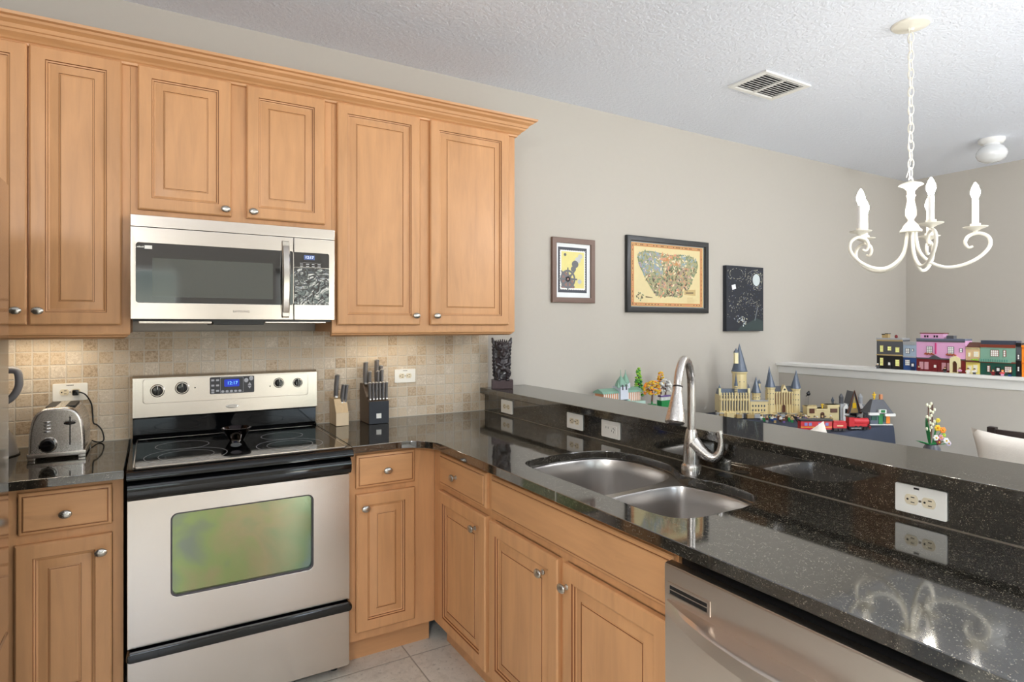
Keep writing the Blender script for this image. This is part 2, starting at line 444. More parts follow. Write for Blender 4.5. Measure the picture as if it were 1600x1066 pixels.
def cabinet(name, label, T, w, z0, z1, depth, doors, drawers=(), false=None, stiles=None, toe=0, rail=None, hmat=None, hollow=False):
    """T: world matrix whose local x runs along the face, -y out of it; face frame front is y=0 local"""
    o = thing(name, label, 'cabinet', T @ Vector((w / 2, depth / 2, z0 if not toe else 0)))
    mb = MB(); mb.X = T
    if hollow: mb.slab([(0, .019), (w, .019), (w, depth), (0, depth)], [[(.016, .035), (w - .016, .035), (w - .016, depth - .016), (.016, depth - .016)]], z0, z1)
    else: mb.box(0, .019, z0, w, depth, z1)
    mb.build('cabinet_body', WOOD, o)
    if toe: mb = MB(); mb.X = T; mb.box(0.0, .06, .0, w, .075, z0); mb.build('toe_kick', WOODX, o)
    ss = sorted(stiles or ((0, .035), (w - .035, w)))
    zr = [(z0 + .03, .70), (.735, z1 - .03)] if drawers or false else [(z0 + .03, z1 - .03)]
    if len(ss) == 3 and false: hs = [[(ss[0][1], .735), (ss[2][0], .735), (ss[2][0], z1 - .03), (ss[0][1], z1 - .03)]] + [[(p[1], zr[0][0]), (q[0], zr[0][0]), (q[0], .70), (p[1], .70)] for p, q in zip(ss, ss[1:])]
    else: hs = [[(p[1], u), (q[0], u), (q[0], v), (p[1], v)] for p, q in zip(ss, ss[1:]) for u, v in zr]
    mb = MB(); mb.X = T @ FRONT; mb.slab([(0, z0), (w, z0), (w, z1), (0, z1)], hs, -.019, 0)
    mb.build('face_frame', WOOD, o)
    for x0, zz, dw, dh, kx, kz in doors: front_piece('door', o, T, x0, zz, dw, dh, DOOR_RINGS, (kx, kz))
    for x0, zz, dw, dh, kx, kz in drawers: front_piece('drawer', o, T, x0, zz, dw, dh, DRAWER_RINGS, (kx, kz) if kx is not None else None, hmat or WOODX)
    if false: front_piece('false_drawer_front', o, T, *false, DRAWER_RINGS, None, hmat or WOODX)
    if rail:
        mb = MB(); mb.X = T
        y0, y1, z = .0, .02, z0
        pr = [(y0, z), (y0 + .001, z - .006), (y0 + .008, z - .010), (y0 + .009, z - .014), (y0 + .022, z - .022), (y0 + .035, z - .022), (y0 + .035, z)]
        xa, xb = rail
        mb.loft([[(xa, y, q) for y, q in pr], [(xb - y, y, q) for y, q in pr]])
        mb.build('light_rail', WOODX, o)
    return o

U = Matrix.Translation((0, -.33, 0))
def uT(x): return Matrix.Translation((x, -.33, 0))
cabinet('wall_cabinet', 'tall maple wall cabinet left of the microwave, above the toaster', uT(-.62), .6225, 1.371, 2.42, .318,
        [(.035, 1.402, .278, .998, .278 + .035 - .030, 1.452), (.620 - .301, 1.402, .276, .998, .620 - .301 + .026, 1.452)], rail=(0, .6225), stiles=((0, .03), (.58, .6225), (.30, .33)))
cabinet('wall_cabinet', 'short two-door maple wall cabinet directly above the microwave', uT(.0035), .761, 1.816, 2.42, .318,
        [(.0235, 1.846, .326, .554, .0235 + .304, 1.872), (.4085, 1.846, .320, .554, .4085 + .024, 1.872)], stiles=((0, .035), (.345, .415), (.726, .761)))
cabinet('wall_cabinet', 'tall maple wall cabinet right of the microwave, above the knife blocks', uT(.7655), .955, 1.371, 2.42, .318,
        [(.0195, 1.402, .396, .998, .0195 + .396 - .026, 1.446), (.4685, 1.402, .443, .998, .4685 + .028, 1.446)], rail=(0, .955), stiles=((0, .035), (.40, .485), (.90, .955)))
# crown moulding: one run along the front and a return to the wall
cr = [(0, 2.392), (.010, 2.394), (.012, 2.402), (.020, 2.406), (.026, 2.415), (.040, 2.424), (.044, 2.432), (.050, 2.434), (.056, 2.446), (.072, 2.455), (.076, 2.463), (.088, 2.466), (.090, 2.476), (.0, 2.476)]
mb = MB()
mb.loft([[(XL + .002, -.3315 - d, z) for d, z in cr], [(1.7215 + d, -.3315 - d, z) for d, z in cr], [(1.7215 + d, -.002, z) for d, z in cr]])
tag(mb.build('crown_molding', WOODX, None, sharp=25), 'stepped maple crown molding running along the top of the wall cabinets', 'molding')

def bT(x): return Matrix.Translation((x, -.61, 0))
cabinet('base_cabinet', 'maple base cabinet left of the range, under the toaster', bT(-.325), .315, .105, .883, .59,
        [(.026, .142, .257, .560, .257 + .026 - .030, .648)], [(.034, .732, .249, .134, .034 + .124, .790)], toe=1, stiles=((0, .03), (.285, .315)))
cabinet('base_cabinet', 'narrow maple base cabinet right of the range, under the knife blocks', bT(.765), .375, .105, .883, .59,
        [(.024, .142, .254, .565, .024 + .034, .652)], [(.024, .732, .254, .136, .024 + .127, .797)], toe=1, stiles=((0, .030), (.270, .375)))
PT = Matrix.Translation((1.14, 0, 0)) @ Matrix.Rotation(-PI / 2, 4, 'Z')
def pT(y): return Matrix.Translation((1.14, y, 0)) @ Matrix.Rotation(-PI / 2, 4, 'Z')
cabinet('base_cabinet', 'maple base cabinet in the inside corner with one drawer and one door', pT(-.612), .518, .105, .883, .56,
        [(.078, .126, .422, .572, .078 + .422 - .075, .636)], [(.087, .726, .412, .132, .087 + .170, .790)], toe=1, stiles=((0, .085), (.488, .518)), hmat=WOODY)
cabinet('base_cabinet', 'maple sink base cabinet with two doors below a long false drawer front', pT(-1.131), .909, .105, .883, .56,
        [(.010, .126, .430, .570, .010 + .430 - .075, .632), (.466, .126, .427, .570, .466 + .024, .632)], (), (.020, .727, .884, .130), toe=1, stiles=((0, .03), (.436, .470), (.885, .909)), hmat=WOODY, hollow=True)
cabinet('base_cabinet', 'maple end panel cabinet beyond the dishwasher', pT(-2.665), .60, .105, .883, .56,
        [(.03, .126, .26, .570, .26, .632), (.31, .126, .26, .570, .34, .632)], (), None, toe=1, hmat=WOODY)

# ---------------------------------------------------------------- counters
cut = smooth_loop([(1.187, -1.62), (1.187, -1.42), (1.192, -1.31), (1.215, -1.245), (1.28, -1.212), (1.406, -1.200), (1.53, -1.210), (1.605, -1.262), (1.640, -1.345), (1.643, -1.44), (1.625, -1.53), (1.588, -1.60),
                   (1.555, -1.66), (1.562, -1.73), (1.578, -1.81), (1.572, -1.89), (1.538, -1.952), (1.46, -1.985), (1.36, -1.993), (1.26, -1.985), (1.21, -1.955), (1.190, -1.88), (1.187, -1.75)], 5)
arc = [(1.088 - .135 + .135 * math.sin(R(a)), -.79 + .135 * math.cos(R(a))) for a in range(0, 90, 4)] + [(1.088, -.79)]
outer = [(.764, -.013), (.764, -.655)] + arc + [(1.088, -3.60), (1.709, -3.60), (1.709, -.013)]
o = MB().slab(outer, [cut], .884, .914, b=.003).build('countertop', GRANITE); tag(o, 'polished black granite L-shaped countertop around the sink with outlet reflections', 'countertop')
mb = MB(); mb.box(1.0855, -1.613, .886, 1.0895, -1.610, .9142)
mb.build('seam', M('seam_grey', (120, 116, 108), .5), o)
o = MB().slab([(XL + .002, -.013), (-.008, -.013), (-.008, -.655), (XL + .002, -.655)], [], .884, .914, b=.003).build('countertop', GRANITE)
tag(o, 'short black granite countertop left of the range, carrying the toaster', 'countertop')
o = MB().box(1.712, -3.60, .9145, 1.741, -.013, 1.0125, .002).build('splash_panel', GRANITE); tag(o, 'black granite upstand below the raised bar, holding four outlets', 'backsplash')
o = MB().slab([(1.682, -.013), (1.995, -.001), (1.995, -3.62), (1.682, -3.62)], [], 1.013, 1.045, b=.003).build('bar_top', GRANITE); tag(o, 'raised black granite bar top behind the sink', 'countertop')

CAULK = M('caulk', (198, 190, 174), .6)
struct('trim_2', MB().box(1.7075, -3.60, .9142, 1.7118, -.016, .9162), M('caulk_dark', (128, 118, 102), .5))
struct('trim_3', MB().box(.764, -.0165, .9142, 1.705, -.0125, .9185), CAULK)
struct('trim_4', MB().box(XL + .01, -.0165, .9142, -.008, -.0125, .9185), CAULK)
# ---------------------------------------------------------------- sink
def inset(loop, d):
    c = Vector((sum(p[0] for p in loop) / len(loop), sum(p[1] for p in loop) / len(loop)))
    n = len(loop); out = []
    for i in range(n):
        a = Vector(loop[i - 1][:2]); b = Vector(loop[(i + 1) % n][:2]); t = (b - a).normalized(); nn = Vector((t.y, -t.x))
        p = Vector(loop[i][:2])
        if (p - c).dot(nn) < 0: nn = -nn
        out.append(tuple(p - nn * d))
    return out
bowlA = smooth_loop([(1.192, -1.42), (1.197, -1.31), (1.22, -1.252), (1.285, -1.220), (1.406, -1.208), (1.525, -1.218), (1.597, -1.268), (1.630, -1.348), (1.632, -1.44), (1.612, -1.53), (1.565, -1.585), (1.46, -1.615), (1.32, -1.628), (1.225, -1.62), (1.197, -1.57)], 5)
bowlB = smooth_loop([(1.197, -1.72), (1.215, -1.672), (1.30, -1.656), (1.44, -1.652), (1.53, -1.668), (1.556, -1.73), (1.570, -1.81), (1.562, -1.885), (1.530, -1.944), (1.455, -1.976), (1.36, -1.984), (1.265, -1.977), (1.217, -1.948), (1.198, -1.88)], 5)
sink = thing('double_bowl_sink', 'brushed stainless double-bowl sink set under the black granite', 'sink', (1.40, -1.60, .68))
def outset(lp, d): return inset(lp, -d)
MB().slab(outset(cut, .018), [bowlA, bowlB], .8815, .8835).build('rim', SINKM, sink)
for lp, dz in ((bowlA, .20), (bowlB, .17)):
    ls = []
    for d, z in ((0, .8825), (.003, .875), (.010, .84), (.014, .8825 - dz + .05), (.024, .8825 - dz + .018), (.045, .8825 - dz + .003), (.08, .8825 - dz)):
        ls.append([(p[0], p[1], z) for p in inset(lp, d)])
    mb = MB(); mb.loft(ls, capa=False); b = mb.build('basin', SINKM, sink, sharp=60)
    cx_ = sum(p[0] for p in lp) / len(lp); cy_ = sum(p[1] for p in lp) / len(lp)
    mb = MB(); mb.lathe([(0, -.002), (.028, -.002), (.032, .002), (.044, .0035), (.046, .0)], 28, Matrix.Translation((cx_, cy_, .8830 - dz))); mb.build('drain', CHROME, b)

# ---------------------------------------------------------------- faucet
fx, fy = 1.637, -1.622
FA = brushed('faucet_steel', (206, 200, 194), .27, 'z')
fau = thing('kitchen_faucet', 'brushed steel gooseneck pull-down faucet behind the sink', 'faucet', (fx, fy, .914))
mb = MB(); mb.lathe([(0, 0), (.0330, 0), (.0330, .014), (.0295, .019), (.0265, .022), (.0268, .045), (.0255, .075), (.0225, .105), (.0185, .128), (.0160, .136), (0, .136)], 32, Matrix.Translation((fx, fy, .914)))
mb.build('faucet_body', FA, fau)
sd = Vector((-.86, -.51, 0)).normalized()
pts = [Vector((fx, fy, 1.03)), Vector((fx, fy, 1.10)), Vector((fx, fy, 1.165))]
r_a = .098
for k in range(0, 13):
    a = PI - k * PI / 12 * .93
    pts.append(Vector((fx, fy, 1.19)) + sd * (r_a + r_a * math.cos(a)) + Vector((0, 0, r_a * 1.02 * math.sin(a))))
mb = MB(); mb.tube(spline(pts, 3), .0135, 18); mb.build('spout', FA, fau)
e0 = pts[-1]; dd = (pts[-1] - pts[-2]).normalized()
q = dd.to_track_quat('Z', 'Y').to_matrix().to_4x4()
mb = MB(); mb.lathe([(.0135, 0), (.0150, .003), (.0150, .020), (.0175, .035), (.0275, .092), (.0300, .106), (.0300, .112), (.026, .117), (0, .117)], 28, Matrix.Translation(e0) @ q)
sh = mb.build('spray_head', FA, fau)
mb = MB(); mb.lathe([(.0142, -.002), (.0156, -.001), (.0156, .003), (.0142, .004)], 28, Matrix.Translation(e0) @ q)
mb.build('seal_ring', BLACKM, sh)
mb = MB(); mb.lathe([(0, .1172), (.020, .1172), (.020, .119), (0, .119)], 28, Matrix.Translation(e0) @ q); mb.build('spray_face', BLACKM, sh)
hd = Vector((.49, -.87, 0)).normalized()
mb = MB(); H = lambda a, z: Vector((fx, fy, .914 + z)) + hd * a
hp = spline([H(.004, .094), H(.028, .072), (H(.055, .052)), H(.075, .049), H(.090, .064), H(.097, .092), H(.095, .120), H(.091, .138)], 5)
n = len(hp); mb.tube(hp, [.029 - .0175 * min(1, (i / (n - 1)) * 1.35) for i in range(n)], 16, flat=.85)
mb.build('lever_handle', FA, fau)
mb = MB(); mb.lathe([(0, 0), (.022, 0), (.022, .0015), (0, .0015)], 24, Matrix.Translation((1.672, -1.735, .914)))
tag(mb.build('hole_cover', M('dark_cover', (30, 30, 30), .3)), 'small flat dark hole cover on the granite right of the faucet', 'cover')

# ---------------------------------------------------------------- outlets
def outlet(label, T, cat='outlet', kind='duplex', group=None):
    o = thing('wall_outlet', label, cat, T @ Vector((0, 0, 0)), group=group)
    mb = MB(); mb.X = T; mb.slab(rrect(-.0585, -.0355, .0585, .0355, .004, 3), [], 0, .005, b=.0015)
    mb.build('cover_plate', PLATE, o)
    if kind == 'duplex':
        for sx in (-.0195, .0195):
            mb = MB(); mb.X = T
            mb.slab([(sx + .0155 * math.cos(a * PI / 12) * 1.0, max(-.0125, min(.0125, .0165 * math.sin(a * PI / 12)))) for a in range(24)], [], .004, .0065)
            mb.mi = 1
            for dy in (-.0062, .0062): mb.box(sx - .001, dy - .0011, .006, sx + .0075, dy + .0011, .0069)
            mb.cyl((sx - .0085, 0, .006), (sx - .0085, 0, .0069), .0026, seg=10)
            mb.build('receptacle', [ALMOND, DARK], o)
        mb = MB(); mb.X = T; mb.cyl((0, 0, .004), (0, 0, .0062), .003, seg=12); mb.build('screw', NICKEL, o)
    else:
        mb = MB(); mb.X = T
        mb.slab(rrect(-.040, -.0165, .040, .0165, .003, 3), [], .004, .0062); mb.mi = 1
        for sx, dy in ((-.026, .006), (-.012, .006), (.010, -.004), (.022, -.008), (.026, .002)): mb.box(sx - .001, dy - .004, .006, sx + .0012, dy + .004, .0068)
        mb.cyl((.02, .006, .006), (.02, .006, .0068), .0026, seg=10)
        mb.build('receptacle', [PLATE, DARK], o)
    return o
ot = outlet('white duplex outlet on the tile wall behind the toaster, with a plug in it', front(-.2135, -.0125, 1.127))
mb = MB(); mb.X = front(-.2135, -.0178, 1.155)
for k in range(7): mb.box(-.012 + k * .0035, -.0018, 0, -.012 + k * .0035 + .0024, .0015, .0004)
mb.build('printed_mark', BLACKM, ot)
ot = outlet('white duplex outlet on the tile wall right of the black knife block', front(1.2305, -.0125, 1.131))
mb = MB(); mb.X = front(1.2305, -.0178, 1.159)
for k in range(7): mb.box(-.012 + k * .0035, -.0018, 0, -.012 + k * .0035 + .0024, .0015, .0004)
mb.build('printed_mark', BLACKM, ot)
outlet('white outlet on the black upstand nearest the back wall, below the statue', facex(1.7118, -.268, .963))
outlet('white outlet on the black upstand, left one of the close pair behind the sink', facex(1.7118, -.874, .968))
outlet('white outlet on the black upstand nearest the faucet, with flat dark slots', facex(1.7118, -1.121, .968), kind='gfci')
ot = outlet('white duplex outlet on the black upstand right of the faucet, closest to the camera', facex(1.7118, -2.294, .965))
mb = MB(); mb.X = facex(1.7118, -2.294, .965); mb.box(-.014, .027, .0048, -.002, .0315, .0062); mb.build('sticker', DARK, ot)

# ---------------------------------------------------------------- range
rg = thing('electric_range', 'freestanding stainless electric range with black glass cooktop', 'range', (.38, -.35, 0))
mb = MB(); mb.box(.006, -.626, .04, .754, -.03, .902, .002)
mb.build('range_body', BLACKM, rg)
for x in (.05, .71):
    for y in (-.58, -.10):
        MB().cyl((x, y, 0), (x, y, .045), .014, seg=12).build('leveling_foot', BLACKM, rg)
mb = MB(); pr = [(-.03, .902), (-.03, .915), (-.628, .915), (-.652, .9155), (-.672, .9135), (-.688, .905), (-.694, .893), (-.694, .884), (-.688, .879), (-.660, .877), (-.627, .877), (-.627, .902)]
mb.loft([[(x, y, z) for y, z in pr] for x in (.001, .759)]); ck = mb.build('cooktop_frame', BLACKG, rg, sharp=50)
mb = MB(); mb.slab(rrect(.022, -.650, .738, -.075, .010), [], .9150, .9176, b=.001); gl = mb.build('glass_top', GLASSTOP, rg)
LINE = M('print_grey', (150, 150, 152), .3, var=.02); 
def ring(mb, x, y, r, w, z=.9177):
    mb.slab([(x + r * math.cos(a * PI / 36), y + r * math.sin(a * PI / 36)) for a in range(72)], [[(x + (r - w) * math.cos(a * PI / 36), y + (r - w) * math.sin(a * PI / 36)) for a in range(72)]], z, z + .0002)
for bx, by, r, r2 in ((.180, -.295, .096, None), (.185, -.508, .138, .093), (.562, -.285, .086, None), (.555, -.500, .127, .088)):
    mb = MB(); ring(mb, bx, by, r, .0022)
    if r2: ring(mb, bx, by, r2, .0016)
    mb.build('burner_mark', LINE, gl)
mb = MB(); mb.slab(rrect(.018, -.654, .742, -.071, .013), [rrect(.022, -.650, .738, -.075, .010)], .915, .9182); mb.build('glass_trim', STEEL, rg)
mb = MB(); pr = [(-.015, .915), (-.070, .915), (-.078, .925), (-.060, .935), (-.062, 1.002), (-.082, 1.008), (-.015, 1.008)]
mb.loft([[(x, y, z) for y, z in pr] for x in (.004, .756)]); mb.build('lower_backguard', BLACKG, rg, sharp=20)
def cy(z): return -.078 - (1.18 - z) * .04
mb = MB(); pr = [(-.015, 1.008), (-.082, 1.008), (-.0850, 1.012), (cy(1.176), 1.176), (-.064, 1.186), (-.015, 1.187)]
mb.loft([[(x, y, z) for y, z in pr] for x in (.004, .757)]); cp = mb.build('control_panel', STEEL, rg, sharp=40)
CT = Matrix.Translation((0, cy(1.18), 1.18)) @ Matrix.Rotation(math.atan(.04), 4, 'X').inverted() @ FRONT @ Matrix.Translation((0, -1.18, 0))
def ct(z=0): return CT @ Matrix.Translation((0, 0, z))
mb = MB(); mb.X = ct(); mb.slab(rrect(.040, 1.068, .716, 1.172, .012), [], 0, .0022, b=.0015); mb.build('control_fascia', STEEL, rg)
PANEL = M('panel_dark', (52, 52, 58), .3)
mb = MB(); mb.X = ct(.002); mb.slab(rrect(.294, 1.094, .477, 1.169, .005), [], 0, .0015, b=.0006); dp = mb.build('display_panel', PANEL, rg)
mb = MB(); mb.X = ct(.0036); mb.slab(rrect(.336, 1.097, .431, 1.166, .003), [rrect(.337, 1.098, .430, 1.165, .003)], 0, .0003)
for k in range(5): mb.ell((.346 + k * .0175, 1.104, 0), (.0068, .0052, .0008), 12, 6)
for x, z in ((.306, 1.155), (.325, 1.155), (.306, 1.132), (.325, 1.132), (.306, 1.112), (.306, 1.102), (.325, 1.108)): mb.box(x - .006, z - .004, 0, x + .006, z + .004, .0006, .0004)
for x, z in ((.443, 1.150), (.464, 1.158)): mb.ell((x, z, 0), (.009, .010, .0008), 12, 6)
mb.raw([(.449, 1.127, .0005), (.465, 1.127, .0005), (.457, 1.141, .0005)], [(0, 1, 2)]); mb.raw([(.449, 1.124, .0005), (.457, 1.111, .0005), (.465, 1.124, .0005)], [(0, 1, 2)])
mb.build('touch_keys', M('key_print', (190, 190, 196), .4), dp)
mb = MB(); mb.X = ct(.0036); mb.slab(rrect(.352, 1.124, .414, 1.157, .004), [], 0, .0006); lc = mb.build('clock_display', M('lcd_blue', (18, 50, 190), .2, emit=(20, 60, 220), es=.25), dp)
text('12:17', .020, ct(.0044) @ Matrix.Translation((.385, 1.140, 0)), M('lcd_digits', (120, 200, 255), .3, emit=(120, 210, 255), es=.8), 'clock_digits', dp)
for kx, kz, r in ((.094, 1.121, .0215), (.186, 1.128, .0215), (.583, 1.131, .0185), (.668, 1.128, .0175)):
    mb = MB(); mb.X = ct(.002) @ Matrix.Translation((kx, kz, 0)); mb.lathe([(r * 1.28, 0), (r * 1.28, .001), (r * 1.15, .0025), (r * 1.1, .0015), (0, .0015)], 28)
    bz = mb.build('dial_ring', STEEL, rg)
    mb = MB(); mb.X = ct(.0035) @ Matrix.Translation((kx, kz, 0)); mb.lathe([(r, 0), (r * .98, .006), (r * .86, .013), (r * .75, .015), (0, .0155)], 28); mb.box(-.005, -r * .92, .010, .005, r * .92, .021, .002); mb.mi = 1
    mb.box(-.0009, r * .3, .0205, .0009, r * .9, .0214)
    mb.build('control_dial', [BLACKG, PLATE], rg)
mb = MB(); mb.X = ct(.0022)
for x, z in ((.236, 1.127), (.545, 1.117)): mb.cyl((x, z, 0), (x, z, .001), .0028, seg=12)
mb.build('indicator_light', DARK, rg)
mb = MB(); mb.X = ct(0) @ Matrix.Translation((.385, 1.036, 0)); mb.slab([(.026 * math.cos(a * PI / 16), .0085 * math.sin(a * PI / 16)) for a in range(32)], [], 0, .003, b=.0015)
mb.tube([(.020 * math.cos(a * PI / 10 + .5), .005 * math.sin(a * PI / 10 + .5) , .0035) for a in range(15)], .0008, 6); mb.build('emblem', CHROME, rg)
# oven door
mb = MB(); T = front(0, -.626, 0); mb.X = T
mb.slab([(.002, .308), (.752, .308), (.752, .808), (.002, .808)], [rrect(.130, .455, .612, .746, .022)], 0, .034, b=.002)
dr = mb.build('oven_door', STEEL, rg)
mb = MB(); mb.X = T; mb.slab(rrect(.127, .452, .615, .749, .024), [rrect(.135, .460, .607, .741, .018)], .018, .028); mb.build('window_gasket', M('gasket', (70, 66, 70), .4), dr)
t = NT('oven_glass')
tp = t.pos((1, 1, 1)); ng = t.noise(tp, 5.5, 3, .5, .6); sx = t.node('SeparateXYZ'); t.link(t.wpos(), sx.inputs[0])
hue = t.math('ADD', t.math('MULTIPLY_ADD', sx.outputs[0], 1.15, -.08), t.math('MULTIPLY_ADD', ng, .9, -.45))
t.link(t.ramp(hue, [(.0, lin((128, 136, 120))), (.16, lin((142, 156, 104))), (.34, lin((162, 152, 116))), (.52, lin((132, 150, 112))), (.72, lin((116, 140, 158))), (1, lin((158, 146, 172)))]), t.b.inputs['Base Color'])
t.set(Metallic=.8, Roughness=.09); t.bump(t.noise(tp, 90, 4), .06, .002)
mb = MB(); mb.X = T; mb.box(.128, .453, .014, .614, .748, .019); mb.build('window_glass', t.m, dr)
mb = MB(); pr = [(-.627, .812), (-.662, .811), (-.676, .816), (-.684, .832), (-.683, .855), (-.676, .868), (-.664, .874), (-.627, .875)]
mb.loft([[(x, y, z) for y, z in pr] for x in (.003, .754)]); mb.build('door_handle', BLACKG, dr, sharp=60)
# storage drawer
mb = MB(); mb.box(.002, -.656, .042, .752, -.627, .268, .002); sd_ = mb.build('storage_drawer', STEEL, rg)
mb = MB(); mb.slab(rrect(.0, .270, .756, .303, .014), [], 0, .060, T=front(0, -.628, 0), b=.006); mb.build('drawer_handle', BLACKG, sd_)

# ---------------------------------------------------------------- microwave
mw = thing('over_range_microwave', 'stainless over-the-range microwave hung between the wall cabinets', 'microwave', (.38, -.2, 1.42))
MB().box(.006, -.375, 1.424, .756, -.001, 1.8145).build('microwave_body', M('case_grey', (60, 60, 60), .4, 0), mw)
mb = MB(); mb.box(.005, -.412, 1.771, .7565, -.376, 1.8145, .002); mb.build('vent_strip', STEEL, mw)
T = front(0, -.376, 0)
mb = MB(); mb.X = T; mb.slab([(.005, 1.424), (.5855, 1.424), (.5855, 1.769), (.005, 1.769)], [rrect(.022, 1.486, .5845, 1.711, .010)], 0, .036, b=.0015)
mb.box(.03, 1.49, 0, .58, 1.70, .02)
md = mb.build('microwave_door', STEEL, mw)
t = NT('mw_glass'); t.b.inputs['Base Color'].default_value = (*lin((34, 31, 29)), 1); t.set(Roughness=.04); t.b.inputs['IOR'].default_value = 1.9; MWG = t.m
mb = MB(); mb.X = T; mb.slab(rrect(.0225, 1.4865, .584, 1.7105, .0095), [], .030, .0365); mg = mb.build('door_glass', MWG, md)
t = NT('mw_screen'); t.b.inputs['Base Color'].default_value = (*lin((82, 84, 78)), 1); t.set(Roughness=.06); t.b.inputs['IOR'].default_value = 1.7
mb = MB(); mb.X = T; mb.slab(rrect(.075, 1.508, .504, 1.655, .002), [], .0365, .0368); mb.build('door_screen', t.m, md)
mb = MB(); mb.X = T; mb.box(.050, 1.688, .0366, .0745, 1.701, .0372); mb.build('sticker', PLATE, md)
mb = MB(); mb.X = T
for k in range(6): mb.box(.0255 + k * .0038, 1.692, .0366, .0255 + k * .0038 + .0027, 1.6955 + .001 * (k % 3), .0369)
mb.build('sticker_print', PLATE, md)
text('SAMSUNG', .0125, T @ Matrix.Translation((.3835, 1.4555, .0362)), M('logo_grey', (84, 80, 78), .4), 'logo', md, spacing=1.12)
mb = MB(); n = 14; prs = []
for k in range(n + 1):
    z = 1.432 + (1.752 - 1.432) * k / n; u = k / n; d = .372 + .070 * (1 - (2 * u - 1) ** 4) * .0 + .036 + .030 * (1 - (2 * u - 1) ** 2) ** .8
    x0 = .537; x1 = .568
    prs.append([(x0, -d - .002, z), (x0 + .005, -d - .008, z), (x1 - .005, -d - .008, z), (x1, -d - .002, z), (x1, -d + .006, z), (x0, -d + .006, z)])
mb.loft(prs); mb.box(.540, -.425, 1.438, .565, -.405, 1.458); mb.box(.540, -.425, 1.728, .565, -.405, 1.748)
mb.build('door_handle', STEELV, md, sharp=30)
mb = MB(); mb.X = T; mb.slab([(.588, 1.424), (.7565, 1.424), (.7565, 1.769), (.588, 1.769)], [], 0, .036, b=.0015); pn_ = mb.build('control_panel', STEEL, mw)
t = NT('wavy_film'); t.b.inputs['Base Color'].default_value = (*lin((30, 30, 32)), 1); t.set(Roughness=.05); t.b.inputs['IOR'].default_value = 2.1
t.bump(t.noise(t.wpos(), 26, 2, .5, 1.2), .35, .01)
mb = MB(); mb.X = T; mb.slab([(.5885, 1.487), (.733, 1.487), (.733, 1.645), (.5885, 1.645)], [], .036, .0375); mb.build('protective_film', t.m, pn_)
mb = MB(); mb.X = T; mb.slab([(.5885, 1.646), (.733, 1.646), (.733, 1.703), (.728, 1.709), (.5885, 1.709)], [], .036, .0372); mb.build('panel_glass', MWG, pn_)
mb = MB(); mb.X = T; mb.box(.628, 1.679, .0372, .672, 1.698, .0376); mb.build('clock_display', M('mw_lcd', (70, 90, 140), .3, emit=(70, 90, 150), es=.25), pn_)
text('12:17', .016, T @ Matrix.Translation((.650, 1.6885, .038)), M('mw_digits', (230, 235, 255), .3, emit=(220, 230, 255), es=1.2), 'clock_digits', pn_)
KP = M('mw_print', (190, 190, 190), .4)
mb = MB(); mb.X = T
for r_, z in enumerate((1.660, 1.651)):
    for c_ in range(4): mb.box(.612 + c_ * .024, z - .0016, .0372, .623 + c_ * .024 + (.002 if c_ % 2 else 0), z + .0014, .0376)
mb.box(.611, 1.6658, .0372, .700, 1.6663, .0375); mb.box(.611, 1.6468, .0372, .700, 1.6473, .0375)
mb.build('key_print', KP, pn_)
mb = MB(); mb.box(.03, -.372, 1.407, .28, -.05, 1.424, .003); mb.box(.48, -.372, 1.409, .73, -.05, 1.424, .003); mb.mi = 1
mb.box(.285, -.372, 1.402, .475, -.06, 1.4235, .003); mb.box(.012, -.374, 1.415, .75, -.36, 1.4239)
mb.build('grease_filter', [STEEL, BLACKM], mw)

# ---------------------------------------------------------------- toaster
ts = thing('toaster', 'chrome two-slice toaster on the granite left of the range', 'toaster', (-.222, -.20, .914))
x0, x1, y0, y1 = -.306, -.140, -.330, -.085
def tprof(ins=0):
    h = .186; w2 = (x1 - x0) / 2 - ins; out = []
    for k in range(0, 25):
        a = PI * k / 24; ca, sa = math.cos(a), math.sin(a)
        out.append((-.0 + w2 * math.copysign(abs(ca) ** .55, ca), .024 + (h - ins - .024) * abs(sa) ** .62))
    return out
P_ = tprof(0)
mb = MB(); ins = [(.010, y0), (.004, y0 + .003), (0, y0 + .010), (0, y1 - .010), (.004, y1 - .003), (.010, y1)]
lo = []
for i_, yy in ins: lo.append([(-.223 + px, yy, .914 + pz) for px, pz in tprof(i_)])
mb.loft(lo); mb.build('toaster_shell', brushed('toaster_steel', (214, 208, 202), .27, 'y', .02), ts, sharp=40)
mb = MB(); mb.box(x0 - .004, y0 - .004, .922, x1 + .004, y1 + .004, .940, .004)
for sx in (x0 - .002, x1 - .020):
    for sy in (y0 - .002, y1 - .020): mb.box(sx, sy, .914, sx + .022, sy + .022, .926, .002)
mb.build('toaster_base', STEEL, ts)
mb = MB()
for sx in (-.262, -.203): mb.box(sx, -.285, 1.085, sx + .030, -.120, 1.1012, .002)
mb.build('bread_slot', DARK, ts)
mb = MB(); mb.box(-.1865, y0 - .0012, .962, -.1825, y0 + .004, 1.066); mb.build('lever_slot', DARK, ts)
mb = MB(); mb.ell((-.184, y0 - .016, 1.044), (.0185, .013, .0065)); mb.box(-.187, y0 - .012, 1.038, -.181, y0 - .001, 1.050); mb.build('lever', BLACKG, ts)
mb = MB(); mb.X = front(-.249, y0, .968); mb.lathe([(.028, 0), (.028, .004), (.025, .007), (0, .007)], 28); dl = mb.build('dial_ring', CHROME, ts)
mb = MB(); mb.X = front(-.249, y0 - .007, .968) @ Matrix.Rotation(R(8), 4, 'Z'); mb.lathe([(.023, 0), (.022, .010), (.017, .014), (0, .015)], 28); mb.box(-.024, -.006, .006, .024, .006, .024, .003); mb.build('browning_dial', BLACKG, ts)
